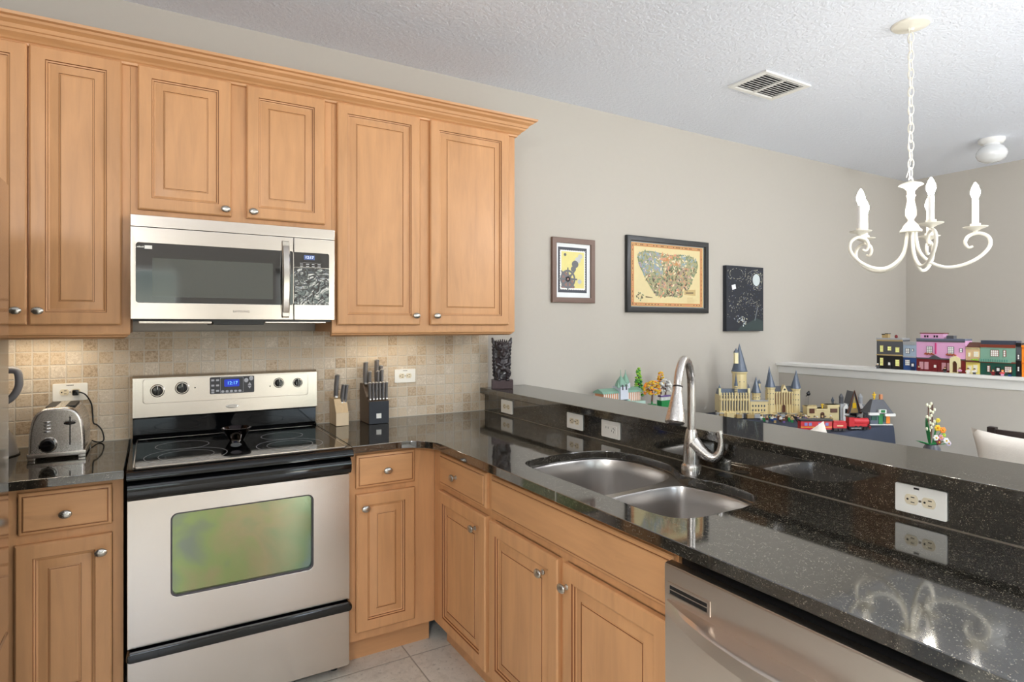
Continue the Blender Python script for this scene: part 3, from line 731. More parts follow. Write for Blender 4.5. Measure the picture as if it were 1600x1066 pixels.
for k in range(4):
    mb = MB(); mb.ell((-.252, y0 - .004, 1.016 + k * .0115), (.0115, .005, .0042), 14, 8); mb.build('mode_button', CHROME, ts)
mb = MB(); cp_ = [(-.160, -.083, .945), (-.120, -.045, .918), (-.098, -.05, .925), (-.105, -.03, .962), (-.122, -.02, .985), (-.135, -.018, .995), (-.138, -.017, 1.03), (-.142, -.022, 1.075), (-.160, -.040, 1.115), (-.182, -.042, 1.128)]
mb.tube(spline(cp_, 6), .0028, 8); mb.build('power_cord', BLACKM, ts)
mb = MB(); mb.box(-.205, -.045, 1.114, -.183, -.0195, 1.137, .004); mb.build('plug', BLACKG, ts)

# ---------------------------------------------------------------- grey-handled appliance at the far left, mostly behind the fridge
kt = thing('electric_kettle', 'grey-handled appliance half hidden beside the refrigerator', 'kettle', (-.475, -.15, .914))
GRY = M('kettle_grey', (112, 110, 112), .35)
mb = MB(); mb.lathe([(0, 0), (.100, 0), (.100, .004), (.098, .010), (.085, .060), (.068, .095), (.055, .10), (0, .10)], 32, Matrix.Translation((-.458, -.15, .916))); mb.build('kettle_body', M('kettle_shell', (150, 148, 146), .3), kt)
mb = MB(); mb.lathe([(0, 0), (.102, 0), (.104, .004), (0, .004)], 32, Matrix.Translation((-.458, -.15, .914))); mb.build('kettle_base', BLACKM, kt)
mb = MB(); mb.lathe([(.055, .10), (.052, .16), (.056, .25), (.058, .30), (.05, .312), (0, .314)], 28, Matrix.Translation((-.530, -.15, .916))); mb.build('carafe', M('carafe', (70, 70, 74), .2), kt)
mb = MB(); mb.tube(spline([(-.480, -.15, 1.228), (-.400, -.15, 1.232), (-.366, -.15, 1.228), (-.358, -.15, 1.200), (-.360, -.15, 1.165), (-.378, -.15, 1.130), (-.41, -.15, 1.108), (-.48, -.15, 1.09)], 5), .013, 14); mb.build('handle', GRY, kt)

# ---------------------------------------------------------------- refrigerator at the left edge
fr = thing('refrigerator', 'stainless refrigerator edge at the far left of the view', 'refrigerator', (-.68, -1.45, 0))
mb = MB(); mb.box(XL + .02, -1.90, .02, -.318, -1.0, 1.775, .003); mb.build('refrigerator_body', M('fridge_side', (120, 120, 122), .35, .4), fr)
FS = brushed('fridge_steel', (206, 200, 196), .10, 'z', .02)
for z_a, z_b, nm_ in ((.60, 1.775, 'refrigerator_door'), (.06, .592, 'freezer_door')):
    mb = MB(); mb.box(-.314, -1.898, z_a, -.252, -1.003, z_b, .006, 3); d = mb.build(nm_, FS, fr)
    mb = MB(); mb.tube([(-.255, -1.84, z_a + .08), (-.20, -1.84, z_a + .08), (-.20, -1.84, z_b - .08), (-.255, -1.84, z_b - .08)], .010, 10); mb.build('handle', STEELV, d)
MB().box(-.9, -1.85, 0, -.35, -1.05, .03).build('kick_plate', BLACKM, fr)

# ---------------------------------------------------------------- spoon rest on the cooktop
sr = thing('spoon_rest', 'small glossy black spoon rest standing between the burners', 'spoon rest', (.372, -.35, .918))
mb = MB(); mb.lathe([(0, .0), (.026, .0), (.030, .004), (.044, .030), (.056, .050), (.058, .055), (.055, .055), (.041, .034), (.026, .012), (0, .009)], 30, Matrix.Translation((.378, -.30, .918))); mb.build('bowl', M('black_chrome', (60, 56, 58), .08, 1), sr)
mb = MB(); hp = [((.372, -.345, .958), .020), ((.368, -.375, .950), .022), ((.365, -.400, .938), .018), ((.362, -.425, .930), .014), ((.360, -.452, .929), .015), ((.358, -.472, .931), .021), ((.357, -.480, .932), .018)]
mb.tube([h[0] for h in hp], [h[1] for h in hp], 16, flat=.45); mb.build('spoon_handle', M('black_chrome', (60, 56, 58), .08, 1), sr)

# ---------------------------------------------------------------- knife blocks and knives
KH = M('knife_handle', (104, 102, 102), .5, bump=.1, bs=300); LIGHTW = wood('light_wood', (214, 188, 150), .9, .5, 1.5); KSIDE = wood('dark_side', (92, 74, 58), .8, .5); KBLK = M('block_black', (38, 42, 50), .45)
SATIN = M('satin_steel', (222, 220, 216), .35, .7)
def block(name, label, x0, x1, yb, mats, prof, chipcol):
    o = thing(name, label, 'knife block', ((x0 + x1) / 2, yb, .914))
    mb = MB(); mb.loft([[(x, yb + y, .916 + z) for y, z in prof] for x in (x0, x1)]); b = mb.build('block_body', mats[0], o, sharp=20)
    mb = MB(); h = prof[0][1]
    mb.box(x0 - .0005, yb + prof[1][0] - .004, .9155, x1 + .0005, yb + prof[1][0], .916 + chipcol[1], .001); mb.build('front_face', chipcol[0], o)
    for sx in (x0 + .006, x1 - .012):
        for sy in (prof[1][0] + .008, -.012): MB().box(sx, yb + sy, .914, sx + .006, yb + sy + .006, .9165).build('rubber_foot', BLACKM, o)
    return o
bx0, bx1, yb = .833, .893, -.018
block('knife_block', 'small light wooden knife block beside the range', bx0, bx1, yb, (LIGHTW,), [(0, 0), (-.125, 0), (-.125, .062), (-.085, .125), (0, .125)], (wood('pale_wood', (224, 202, 168), .95, .5), .062))
block('knife_block', 'large black knife block with a white square sticker', .985, 1.085, -.022, (KSIDE,), [(0, 0), (-.150, 0), (-.150, .110), (-.118, .118), (-.045, .190), (0, .19)], (KBLK, .110))
MB().box(1.021, -.1775, .942, 1.046, -.1762, .966).build('sticker', PLATE, bpy.data.objects['knife_block.001'])
def knife(label, x, y, z, tx, ln, w_, group, tilt=24, cat='knife'):
    """handle leaves the block at (x,y,z) leaning back"""
    o = thing('kitchen_knife', label, cat, (x, y, z), group=group); a = R(tilt)
    T = Matrix.Translation((x, y, z)) @ Matrix.Rotation(R(tx), 4, 'Y') @ Matrix.Rotation(-a, 4, 'X')
    mb = MB(); mb.X = T
    lp = []
    for k in range(9):
        u = k / 8; ww = w_ * (.78 + .30 * math.sin(PI * min(1, u * 1.0)) ** 2 * .6 + .25 * u); off = .004 * math.sin(u * PI)
        lp.append([(.5 * w_ * .80 * math.cos(q), off + ww * .5 * math.sin(q) * 1.45, .008 + ln * u) for q in [j * PI / 6 for j in range(12)]])
    mb.loft(lp); mb.build('handle', KH, o, world=True)
    mb = MB(); mb.X = T; mb.box(-w_ * .22, -w_ * .5, .001, w_ * .22, w_ * .5, .010, .001)
    mb.build('bolster', SATIN, o)
    mb = MB(); mb.X = T; mb.ell((0, .001, ln + .008), (w_ * .46, w_ * .84, .0060), 14, 8); mb.build('end_cap', SATIN, o)
    return o
for i, (dx, dy, dz, ln, w_, tx, lb) in enumerate(((.015, -.062, .128, .105, .026, 7, 'largest grey-handled knife with round steel cap, in the light wooden block'), (.037, -.088, .102, .085, .021, 9, 'middle short grey-handled knife in the light wooden block'), (.052, -.088, .100, .085, .021, 10, 'right short grey-handled knife in the light wooden block'))):
    knife(lb, bx0 + dx, yb + dy, .914 + dz, tx, ln, w_, 'knives in the light block', 12)
nm = ['leftmost', 'second from the left', 'third from the left', 'third from the right', 'second from the right', 'rightmost']
for i in range(6):
    knife('grey steak knife handle, %s in the front row of the black block' % nm[i], .994 + i * .0165, -.022 - .140, 1.030, 3 + i * .6, .078, .0165, 'steak knives in the black block', 14)
for i, (x, y, z, ln, w_, lb) in enumerate(((.998, -.075, 1.10, .105, .026, 'tall grey knife handle at the back left of the black block'), (1.008, -.112, 1.075, .085, .020, 'shorter grey knife handle before the tall one at the back left of the black block'),
        (1.058, -.070, 1.105, .110, .026, 'tallest grey knife handle at the back right of the black block'), (1.050, -.112, 1.075, .085, .020, 'grey knife handle left before the tallest one in the black block'), (1.072, -.108, 1.08, .088, .020, 'grey knife handle at the far right of the second row in the black block'), (1.074, -.085, 1.09, .096, .022, 'grey knife handle just below the tallest one in the black block'))):
    knife(lb, x, y, z, 5, ln, w_, 'large knives in the black block', 14)

# ---------------------------------------------------------------- dishwasher
dw = thing('dishwasher', 'stainless dishwasher under the counter right of the sink cabinet', 'dishwasher', (1.4, -2.35, 0))
MB().box(1.145, -2.655, .10, 1.70, -2.046, .862).build('dishwasher_body', BLACKM, dw)
MB().box(1.15, -2.655, 0, 1.60, -2.046, .10).build('kick_plate', BLACKM, dw)
mb = MB(); pr = [(1.144, .105), (1.095, .107), (1.0915, .112), (1.0905, .735), (1.0895, .80), (1.089, .850), (1.091, .8545), (1.096, .856), (1.112, .857), (1.112, .840), (1.144, .840)]
mb.loft([[(x, y, z) for x, z in pr] for y in (-2.046, -2.655)]); dd_ = mb.build('dishwasher_door', STEELY, dw, sharp=40)
mb = MB(); mb.X = facex(1.0900, -2.056, 0); mb.slab([(.0, .783), (.122, .783), (.122, .816), (.0, .816)], [[(.006, .790), (.114, .790), (.114, .809), (.006, .809)]], -.002, .003, b=.001)
mb.box(.006, .7985, -.001, .114, .8005, .002); mb.mi = 1; mb.box(.006, .790, .0002, .114, .7985, .0012); mb.box(.006, .8005, .0002, .114, .809, .0012)
mb.build('vent_grille', [STEELY, DARK], dd_)
mb = MB(); lp = []
for k in range(25):
    u = k / 24; y = -2.056 - .59 * u; b = 1 - (2 * u - 1) ** 2; out = .008 + .052 * b; hh = .014 + .010 * b
    zc = .762 - .006 * b
    lp.append([(1.0905 + q[0] * out + q[2], y, zc + q[1] * (1 if q[1] > 0 else hh / .016)) for q in ((0, .012, .001), (-.8, .012, 0), (-1, .006, 0), (-1, -.016, -.002), (-1, -.018, .006), (-1, -.004, .010), (0, -.010, .001))])
mb.loft(lp); mb.build('towel_bar_handle', STEELY, dd_, sharp=35)

# ---------------------------------------------------------------- carved statue on the bar
def blobs(name, mat, parent, parts, voxel=.0025, disp=.0025, dscale=.012):
    mb = MB()
    for pt in parts:
        if pt[0] == 'e': mb.ell(pt[1], pt[2], 14, 10)
        elif pt[0] == 't': mb.tube(pt[1], pt[2], 10)
        elif pt[0] == 'b': mb.box(*pt[1], .002)
    o = mb.build(name, mat, parent, world=False)
    m = o.modifiers.new('remesh', 'REMESH'); m.mode = 'VOXEL'; m.voxel_size = voxel; m.use_smooth_shade = True
    if disp:
        tx = bpy.data.textures.new(name + '_d', 'STUCCI'); tx.noise_scale = dscale
        d = o.modifiers.new('disp', 'DISPLACE'); d.texture = tx; d.strength = disp; d.mid_level = .5
    return o
STW = M('ebony', (52, 46, 50), .32, var=.2, vs=60, coat=.3)
stt = thing('carved_statue', 'dark carved wooden figure with two horns on the end of the bar', 'statue', (1.765, -.122, 1.045), -.46)
MB().box(-.060, -.034, 0, .060, .034, .050, .003).build('plinth', M('plinth_wood', (70, 52, 54), .4, var=.25, vs=50), stt, world=False)
parts = [('b', (-.046, -.004, .045, .040, .024, .262)), ('e', (.004, -.012, .145), (.034, .026, .036)), ('e', (.006, -.016, .195), (.036, .028, .036)), ('e', (.0, -.010, .235), (.040, .024, .026)),
         ('t', [(-.038, 0, .235), (-.050, -.002, .262), (-.056, -.004, .285)], [.013, .011, .005]), ('t', [(.036, 0, .235), (.046, -.002, .262), (.051, -.004, .286)], [.013, .012, .005]),
         ('e', (.006, -.043, .192), (.010, .010, .012)), ('e', (-.012, -.038, .207), (.009, .008, .007)), ('e', (.024, -.038, .207), (.009, .008, .007)), ('t', [(-.016, -.034, .176), (.006, -.041, .170), (.028, -.034, .176)], .006),
         ('t', [(-.030, -.014, .165), (-.028, -.034, .140), (.0, -.040, .128)], [.011, .010, .009]), ('t', [(.036, -.014, .165), (.040, -.030, .142), (.012, -.040, .128)], [.011, .010, .009]),
         ('e', (.004, -.022, .118), (.030, .022, .022)), ('t', [(-.014, -.018, .112), (-.028, -.032, .088), (-.022, -.022, .052)], [.016, .013, .010]), ('t', [(.020, -.018, .112), (.038, -.034, .090), (.026, -.022, .052)], [.016, .013, .010]),
         ('e', (-.020, -.032, .052), (.013, .016, .008)), ('e', (.028, -.032, .052), (.013, .016, .008))]
for k in range(9):
    z = .075 + k * .020
    parts.append(('e', (-.048 - .0006 * k, -.002, z), (.007, .010, .009))); parts.append(('e', (.041 + .0008 * k, 0, z), (.006, .009, .009)))
for k in range(7): parts.append(('t', [(-.034 + k * .011, -.018, .245), (-.034 + k * .012, -.006, .278 - abs(k - 3) * .002)], [.006, .003]))
blobs('carved_figure', STW, stt, parts, .0022, .003, .010)

# ---------------------------------------------------------------- dining area: chandelier, ceiling vent, dome light
CREAM = M('cream_enamel', (236, 232, 220), .35, var=.01)
chx, chy = 3.08, -1.613
ch = thing('chandelier', 'cream five-arm candle chandelier hanging on a chain', 'chandelier', (chx, chy, HC))
T0 = Matrix.Translation((chx, chy, 0))
mb = MB(); mb.lathe([(0, HC - .030), (.010, HC - .030), (.014, HC - .022), (.050, HC - .016), (.074, HC - .010), (.079, HC - .004), (.079, HC - .0005), (0, HC - .0005)], 36, T0); mb.build('ceiling_canopy', CREAM, ch)
z = 2.080; k = 0
while z < HC - .045:
    c_, s_ = (1, 0) if k % 2 == 0 else (0, 1)
    mb = MB(); mb.tube([(chx + .0120 * math.cos(a * PI / 6) * c_, chy + .0120 * math.cos(a * PI / 6) * s_, z + .022 + .0260 * math.sin(a * PI / 6)) for a in range(12)], .0026, 6, closed=True); mb.build('chain_link', CREAM, ch); z += .0415; k += 1
mb = MB(); mb.tube(spline([(chx - .012 + (.010 if i % 2 else -.008) - (.02 if i == 0 else 0), chy, 2.075 + i * .087) for i in range(9)], 5), .0016, 6); mb.build('cord', CREAM, ch)
mb = MB(); mb.lathe([(0, 2.062), (.012, 2.064), (.044, 2.052), (.050, 2.046), (.030, 2.036), (.016, 2.020), (.015, 2.004), (.020, 1.998), (.015, 1.990), (.014, 1.975), (.022, 1.930), (.022, 1.905), (.012, 1.888), (.012, 1.880), (.028, 1.862), (.036, 1.845), (.044, 1.838), (.044, 1.830), (.0, 1.826)], 36, T0)
mb.tube([(chx + .018 * math.cos(a * PI / 8), chy, 2.066 + .018 * math.sin(a * PI / 8)) for a in range(9)], .003, 8)
mb.build('column', CREAM, ch)
BULB = M('lit_bulb', (255, 250, 240), .3, emit=(255, 246, 232), es=105)
SLV = M('candle_sleeve', (240, 240, 238), .5, var=.01)
for k in range(5):
    an = -YAW - R(34) + k * 2 * PI / 5; d = Vector((math.cos(an), math.sin(an), 0)); O = Vector((chx, chy, 0))
    A = lambda r, z: O + d * r + Vector((0, 0, z))
    pr = [A(.018, 1.838), A(.020, 1.80), A(.034, 1.735), A(.072, 1.688), A(.125, 1.662), A(.185, 1.666), A(.243, 1.694), A(.284, 1.740), A(.283, 1.782), A(.250, 1.804), A(.214, 1.795), A(.200, 1.768), A(.211, 1.744), A(.228, 1.748)]
    sp = spline(pr, 5); n = len(sp)
    mb = MB(); mb.tube(sp, [.0075 if i < n * .8 else .0075 - .003 * (i - n * .8) / (n * .2) for i in range(n)], 10); arm = mb.build('arm', CREAM, ch)
    TT = Matrix.Translation(A(.236, 1.806))
    mb = MB(); mb.lathe([(0, 0), (.006, 0), (.008, .008), (.022, .016), (.044, .024), (.046, .027), (.020, .025), (.019, .028), (.019, .040), (0, .040)], 28, TT); mb.build('drip_pan', CREAM, arm)
    mb = MB(); mb.cyl(A(.236, 1.842), A(.236, 1.952), .0122, seg=20); mb.build('candle_sleeve', SLV, arm)
    mb = MB(); mb.lathe([(0, 0), (.009, 0), (.012, .010), (.0175, .026), (.017, .040), (.010, .060), (.004, .072), (0, .076)], 20, Matrix.Translation(A(.236, 1.952))); mb.build('bulb', BULB, arm)
vt = thing('ceiling_vent', 'white square louvered air vent in the ceiling', 'vent', (3.137, -.828, HC))
vx0, vx1, vy0, vy1 = 2.936, 3.338, -.958, -.700
mb = MB(); T = Matrix.Translation((0, 0, HC)) @ Matrix.Diagonal((1, 1, -1, 1)); mb.X = T
mb.slab([(vx0, vy0), (vx1, vy0), (vx1, vy1), (vx0, vy1)], [[(vx0 + .035, vy0 + .025), (3.130, vy0 + .025), (3.130, vy1 - .025), (vx0 + .035, vy1 - .025)], [(3.144, vy0 + .025), (vx1 - .035, vy0 + .025), (vx1 - .035, vy1 - .025), (3.144, vy1 - .025)]], .001, .012, b=.002)
mb.build('vent_frame', WHITE, vt)
MB().box(vx0 + .03, vy0 + .02, HC - .0015, vx1 - .03, vy1 - .02, HC - .0005).build('vent_back', M('duct_dark', (60, 60, 62), .8), vt)
for a, b in ((vx0 + .036, 3.129), (3.145, vx1 - .036)):
    for k in range(9):
        y = vy0 + .040 + k * .0215
        mb = MB(); mb.loft([[(x, y - .008, HC - .010), (x, y - .007, HC - .011), (x, y + .007, HC - .004), (x, y + .006, HC - .003)] for x in (a, b)]); mb.build('slat', WHITE, vt)
dm = thing('dome_ceiling_light', 'unlit white mushroom glass ceiling light above the stairs', 'ceiling light', (5.45, -1.03, HC))
T1 = Matrix.Translation((5.45, -1.03, HC)) @ Matrix.Diagonal((1, 1, -1, 1))
mb = MB(); mb.X = T1; mb.lathe([(0, .001), (.082, .001), (.082, .020), (.070, .034), (.052, .040), (0, .040)], 32); mb.build('fixture_base', WHITE, dm)
mb = MB(); mb.X = T1; mb.lathe([(.050, .038), (.054, .052), (.078, .068), (.094, .095), (.096, .120), (.082, .150), (.050, .170), (0, .178)], 36); mb.build('glass_globe', M('opal_glass', (226, 228, 230), .12, var=.01, coat=.6), dm)

# ---------------------------------------------------------------- pictures on the wall
def picture(name, label, cat, x0, x1, z0, z1, fw, dep, fm, art):
    o = thing(name, label, cat, ((x0 + x1) / 2, 0, z0)); T = front(0, -.001, 0)
    if fw:
        mb = MB(); mb.X = T; mb.slab([(x0, z0), (x1, z0), (x1, z1), (x0, z1)], [[(x0 + fw, z0 + fw), (x1 - fw, z0 + fw), (x1 - fw, z1 - fw), (x0 + fw, z1 - fw)]], 0, dep, b=.005); mb.build('frame', fm, o)
    art(o, T, x0 + fw, x1 - fw, z0 + fw, z1 - fw); return o
def flat(mb, pts, z, mi): mb.mi = mi; mb.raw([(p[0], p[1], z) for p in pts], [tuple(range(len(pts)))])
def oval(cx, cz, rx, rz, n=14, rot=0):
    return [(cx + rx * math.cos(2 * PI * k / n) * math.cos(rot) - rz * math.sin(2 * PI * k / n) * math.sin(rot), cz + rx * math.cos(2 * PI * k / n) * math.sin(rot) + rz * math.sin(2 * PI * k / n) * math.cos(rot)) for k in range(n)]
def art1(o, T, a, b, c, d):
    mb = MB(); mb.X = T; mb.box(a, c, .002, b, d, .008); mb.build('mat_board', M('mat_white', (232, 236, 240), .5, var=.01), o)
    mb = MB(); mb.X = T; L = lambda u, v: (a + (b - a) * u, c + (d - c) * v)
    flat(mb, [L(.06, .09), L(.90, .09), L(.90, .93), L(.06, .93)], .0085, 0)
    n = 26; pts = []
    u0, u1, v0, v1 = .11, .86, .14, .88
    cn = [L(u0, v0), L(u1, v0), L(u1, v1), L(u0, v1)]
    for i in range(4):
        p, q = Vector(cn[i]), Vector(cn[(i + 1) % 4]); m = int(n * (q - p).length / .4); nn = Vector((q.y - p.y, p.x - q.x)).normalized()
        for k in range(m): pts += [tuple(p + (q - p) * (k / m)), tuple(p + (q - p) * ((k + .5) / m) - nn * .004)]
    flat(mb, pts, .0090, 1)
    flat(mb, [L(.155, .175), L(.82, .175), L(.82, .85), L(.155, .85)], .0094, 2)
    # a plain ship's wheel and a few soft puffs instead of the printed figure
    cx, cz = L(.34, .34); r = .058
    flat(mb, [L(.155, .175), L(.52, .175), L(.50, .30), L(.40, .42), L(.28, .47), L(.155, .46)], .0098, 3)
    for k in range(8):
        t_ = k * PI / 4; mb.mi = 4
        flat(mb, [(cx + r * .2 * math.cos(t_ + .9), cz + r * .2 * math.sin(t_ + .9)), (cx + r * 1.25 * math.cos(t_ + .06), cz + r * 1.25 * math.sin(t_ + .06)), (cx + r * 1.25 * math.cos(t_ - .06), cz + r * 1.25 * math.sin(t_ - .06)), (cx + r * .2 * math.cos(t_ - .9), cz + r * .2 * math.sin(t_ - .9))], .0102, 4)
    mb.mi = 4; mb.slab(oval(cx, cz, r, r, 28), [oval(cx, cz, r * .78, r * .78, 28)], .0100, .0104)
    for u, v, s_, m in ((.70, .77, .018, 5), (.63, .70, .022, 5), (.55, .62, .026, 4), (.50, .53, .020, 4), (.26, .79, .010, 4), (.68, .30, .016, 5)): flat(mb, oval(*L(u, v), s_, s_ * .9), .0100 + s_ * .02, m)
    mb.build('art_print', [M('print_navy', (60, 64, 76), .5), M('print_white', (244, 244, 240), .5), M('print_yellow', (226, 216, 140), .5), M('print_brown', (146, 108, 100), .5), M('print_slate', (104, 106, 112), .5), M('print_pale', (196, 198, 198), .5)], o)
picture('framed_picture', 'small brown-framed picture of a yellow scalloped stamp, leftmost on the wall', 'picture', 2.178, 2.510, 1.540, 1.943, .033, .022, M('brown_frame', (112, 88, 78), .4), art1)
def art2(o, T, a, b, c, d):
    rnd = random.Random(4); L = lambda u, v: (a + (b - a) * u, c + (d - c) * (1 - v))
    cols = [(222, 206, 158), (198, 138, 84), (164, 160, 122), (122, 136, 104), (140, 160, 168), (170, 140, 128), (196, 172, 120), (112, 96, 70), (212, 150, 120), (224, 212, 176), (88, 84, 66), (160, 150, 176)]
    mats = [M('map_ink%d' % i, q, .5, var=.05) for i, q in enumerate(cols)]
    mb = MB(); mb.X = T; mb.box(a, c, .003, b, d, .008)
    mb.mi = 1
    mb.slab([L(.02, .02), L(.98, .02), L(.98, .98), L(.02, .98)], [[L(.055, .07), L(.055, .93), L(.945, .93), L(.945, .07)]], .008, .0083)
    for k in range(46):
        for v in (.045, .955): flat(mb, oval(*L(.04 + .92 * k / 45, v), .006, .004, 8), .0086, (6, 7, 8)[rnd.randrange(3)])
    for k in range(26):
        for u in (.037, .963): flat(mb, oval(*L(u, .06 + .88 * k / 25), .003, .006, 8), .0086, (6, 7, 8)[rnd.randrange(3)])
    out = [(.10, .22), (.14, .16), (.25, .13), (.40, .15), (.55, .17), (.70, .15), (.82, .17), (.89, .22), (.915, .32), (.87, .47), (.82, .60), (.78, .70), (.72, .69), (.705, .62), (.69, .72), (.70, .80), (.66, .84), (.55, .82), (.42, .83), (.34, .81), (.28, .72), (.22, .60), (.17, .48), (.12, .36)]
    sl = smooth_loop([L(*p) for p in out], 4); flat(mb, sl, .0084, 3)
    flat(mb, [(sum(q[0] for q in sl) / len(sl) * .045 + p[0] * .955, sum(q[1] for q in sl) / len(sl) * .045 + p[1] * .955) for p in sl], .0087, 2)
    def inside(p):
        r = False
        for i in range(len(sl)):
            x1, y1 = sl[i - 1]; x2, y2 = sl[i]
            if (y1 > p[1]) != (y2 > p[1]) and p[0] < (x2 - x1) * (p[1] - y1) / (y2 - y1) + x1: r = not r
        return r
    n = 0
    while n < 900:
        u, v = rnd.uniform(.1, .92), rnd.uniform(.13, .84); p = L(u, v)
        if not inside(p): continue
        ch_ = [2, 3, 5, 6, 3, 10, 9, 7, 8, 5]
        if u < .42 and v < .5: ch_ = [4, 4, 3, 11, 4, 2, 9]
        if .4 < u < .65 and v < .35: ch_ = [8, 8, 6, 9, 1, 3]
        if u > .66 and v < .35: ch_ = [4, 3, 9, 2, 4]
        flat(mb, oval(*p, rnd.uniform(.005, .017), rnd.uniform(.003, .008), 7, rnd.uniform(0, 3)), .0088 + n * .000001, rnd.choice(ch_)); n += 1
    for k in range(40):
        t_ = k / 40; flat(mb, oval(*L(.50 + .004 * math.sin(k), .42 + .3 * t_), .003, .004, 6), .0098, 9)
    for k in range(26):
        t_ = k * 2 * PI / 26; flat(mb, oval(*L(.13 + .045 * math.cos(t_) * rnd.uniform(.5, 1.1), .83 + .065 * math.sin(t_) * rnd.uniform(.5, 1.1)), .006, .004, 7), .0090, rnd.choice([10, 3, 9]))
    flat(mb, [L(.20, .83), L(.29, .845), L(.29, .855), L(.20, .85)], .0090, 7)
    flat(mb, [L(.72, .71), L(.88, .70), L(.88, .80), L(.72, .79)], .0087, 6); flat(mb, [L(.74, .75), L(.85, .745), L(.85, .765), L(.74, .77)], .0090, 7)
    for k in range(8): flat(mb, [L(.76, .83 + k * .013), L(.76 + rnd.uniform(.08, .15), .83 + k * .013), L(.84, .834 + k * .013), L(.76, .834 + k * .013)], .0090, 6)
    mb.build('map_print', mats, o)
    mb = MB(); mb.X = T; mb.slab([(a - .001, c - .001), (b + .001, c - .001), (b + .001, d + .001), (a - .001, d + .001)], [[(a + .006, c + .006), (b - .006, c + .006), (b - .006, d - .006), (a + .006, d - .006)]], .0088, .013); mb.build('frame_lip', M('lip_grey', (120, 126, 132), .3), o)
picture('framed_map', 'antique style illustrated park map in a wide black frame', 'picture', 2.774, 3.556, 1.486, 2.000, .036, .026, M('black_frame', (30, 32, 34), .3), art2)
def art3(o, T, a, b, c, d):
    rnd = random.Random(9); L = lambda u, v: (a + (b - a) * u, c + (d - c) * (1 - v))
    mats = [M('canvas_black', (34, 38, 48), .6), M('canvas_blue', (62, 72, 112), .6), M('canvas_cream', (196, 194, 168), .6), M('canvas_moon', (206, 216, 218), .6), M('canvas_green', (52, 66, 66), .6), M('canvas_grey', (130, 138, 146), .6), M('canvas_tag', (236, 238, 244), .6)]
    mb = MB(); mb.X = T; mb.box(a, c, 0, b, d, .034)
    flat(mb, [L(.30, .99), L(.36, .93), L(.62, .86), L(.80, .80), L(.985, .84), L(.985, .99)], .0343, 4)
    flat(mb, oval(*L(.80, .20), .043, .046, 24), .0348, 3)
    flat(mb, [L(.13, .30), L(.23, .28), L(.25, .35), L(.15, .37)], .0346, 6)
    for k in range(620):
        m = rnd.random()
        if m < .35:
            t_ = rnd.uniform(0, 2 * PI); r = rnd.choice([.17, .21, .25]) + rnd.gauss(0, .01); u, v = .80 + r * math.cos(t_), .20 + r * .62 * math.sin(t_); ro = -t_ + PI / 2
        elif m < .55:
            t_ = rnd.uniform(0, 2 * PI); r = rnd.choice([.16, .22]); u, v = .26 + r * 1.1 * math.cos(t_), .12 + r * .5 * math.sin(t_); ro = -t_ + PI / 2
        elif m < .8: u = rnd.random(); v = .56 + .06 * math.sin(u * 9) + rnd.gauss(0, .05); ro = rnd.uniform(-.4, .4)
        else: u, v, ro = rnd.random(), rnd.random() * .8, rnd.uniform(0, 3)
        if not (.03 < u < .97 and .03 < v < .86): continue
        flat(mb, oval(*L(u, v), rnd.uniform(.003, .007), .0016, 6, ro), .0345 + k * 1e-6, rnd.choice([2, 2, 5, 1, 1, 2]))
    for k in range(26): flat(mb, oval(*L(.42 + rnd.gauss(0, .08), .83 + rnd.gauss(0, .035)), .005, .009, 7, rnd.uniform(0, 3)), .0352, rnd.choice([5, 2, 3]))
    for k in range(14): flat(mb, oval(*L(.84 - k * .006, .62 + k * .016), .004, .006, 6), .0352, 5)
    mb.build('painted_canvas', mats, o)
picture('canvas_painting', 'unframed dark night sky canvas with a pale moon, rightmost on the wall', 'picture', 3.735, 4.157, 1.355, 1.845, 0, .034, None, art3)

# ---------------------------------------------------------------- display table with dark cloth, console
def rr3(x0, y0, x1, y1, r, z, n=8, wav=0, ph=0):
    p = rrect(x0, y0, x1, y1, r, n); out = []
    for i, (x, y) in enumerate(p):
        out.append((x, y, z))
    return out
dt = thing('display_table', 'folding table hidden beneath the navy cloth', 'table', (3.7, -.52, 0))
MB().box(3.22, -.99, .735, 4.155, -.05, .760, .004).build('tabletop', M('table_white', (220, 220, 218), .5), dt)
for x in (3.28, 4.09):
    for y in (-.93, -.11): MB().cyl((x, y, 0), (x, y, .735), .014).build('leg', BLACKM, dt)
CLOTH = M('navy_cloth', (54, 62, 80), .85, var=.08, bump=.2, bs=500)
lp = []
base = rrect(3.21, -1.00, 4.165, -.04, .05, 10); NN = 4; pts = []
for i in range(len(base)):
    p, q = Vector(base[i]), Vector(base[(i + 1) % len(base)]); m = max(1, int((q - p).length / .03))
    pts += [p + (q - p) * (k / m) for k in range(m)]
cen = Vector((3.6875, -.52))
for z, fl_ in ((.7625, -.02), (.7655, 0), (.760, .006), (.745, .010), (.62, .018), (.35, .035), (.03, .055)):
    l_ = []
    for i, p in enumerate(pts):
        d = (p - cen).normalized(); am = fl_ + (max(0, .74 - z)) * .028 * math.sin(i * .55) * (1 if z < .74 else 0)
        q = p + d * am
        q.y = min(q.y, -.012); l_.append((q.x, q.y, z))
    lp.append(l_)
mb = MB(); mb.loft(lp, capa=True, capb=False)
tag(mb.build('tablecloth', CLOTH, sharp=60), 'dark navy cloth draped over the display table in the corner', 'tablecloth')
cs = thing('console_table', 'narrow console against the dining wall holding the small brick temple', 'table', (2.75, -.2, 0))
MB().box(2.38, -.30, .825, 3.03, -.02, .8545, .003).build('tabletop', BLACKM, cs)
for x in (2.41, 3.00):
    for y in (-.27, -.05): MB().box(x - .018, y - .018, 0, x + .018, y + .018, .825).build('leg', BLACKM, cs)

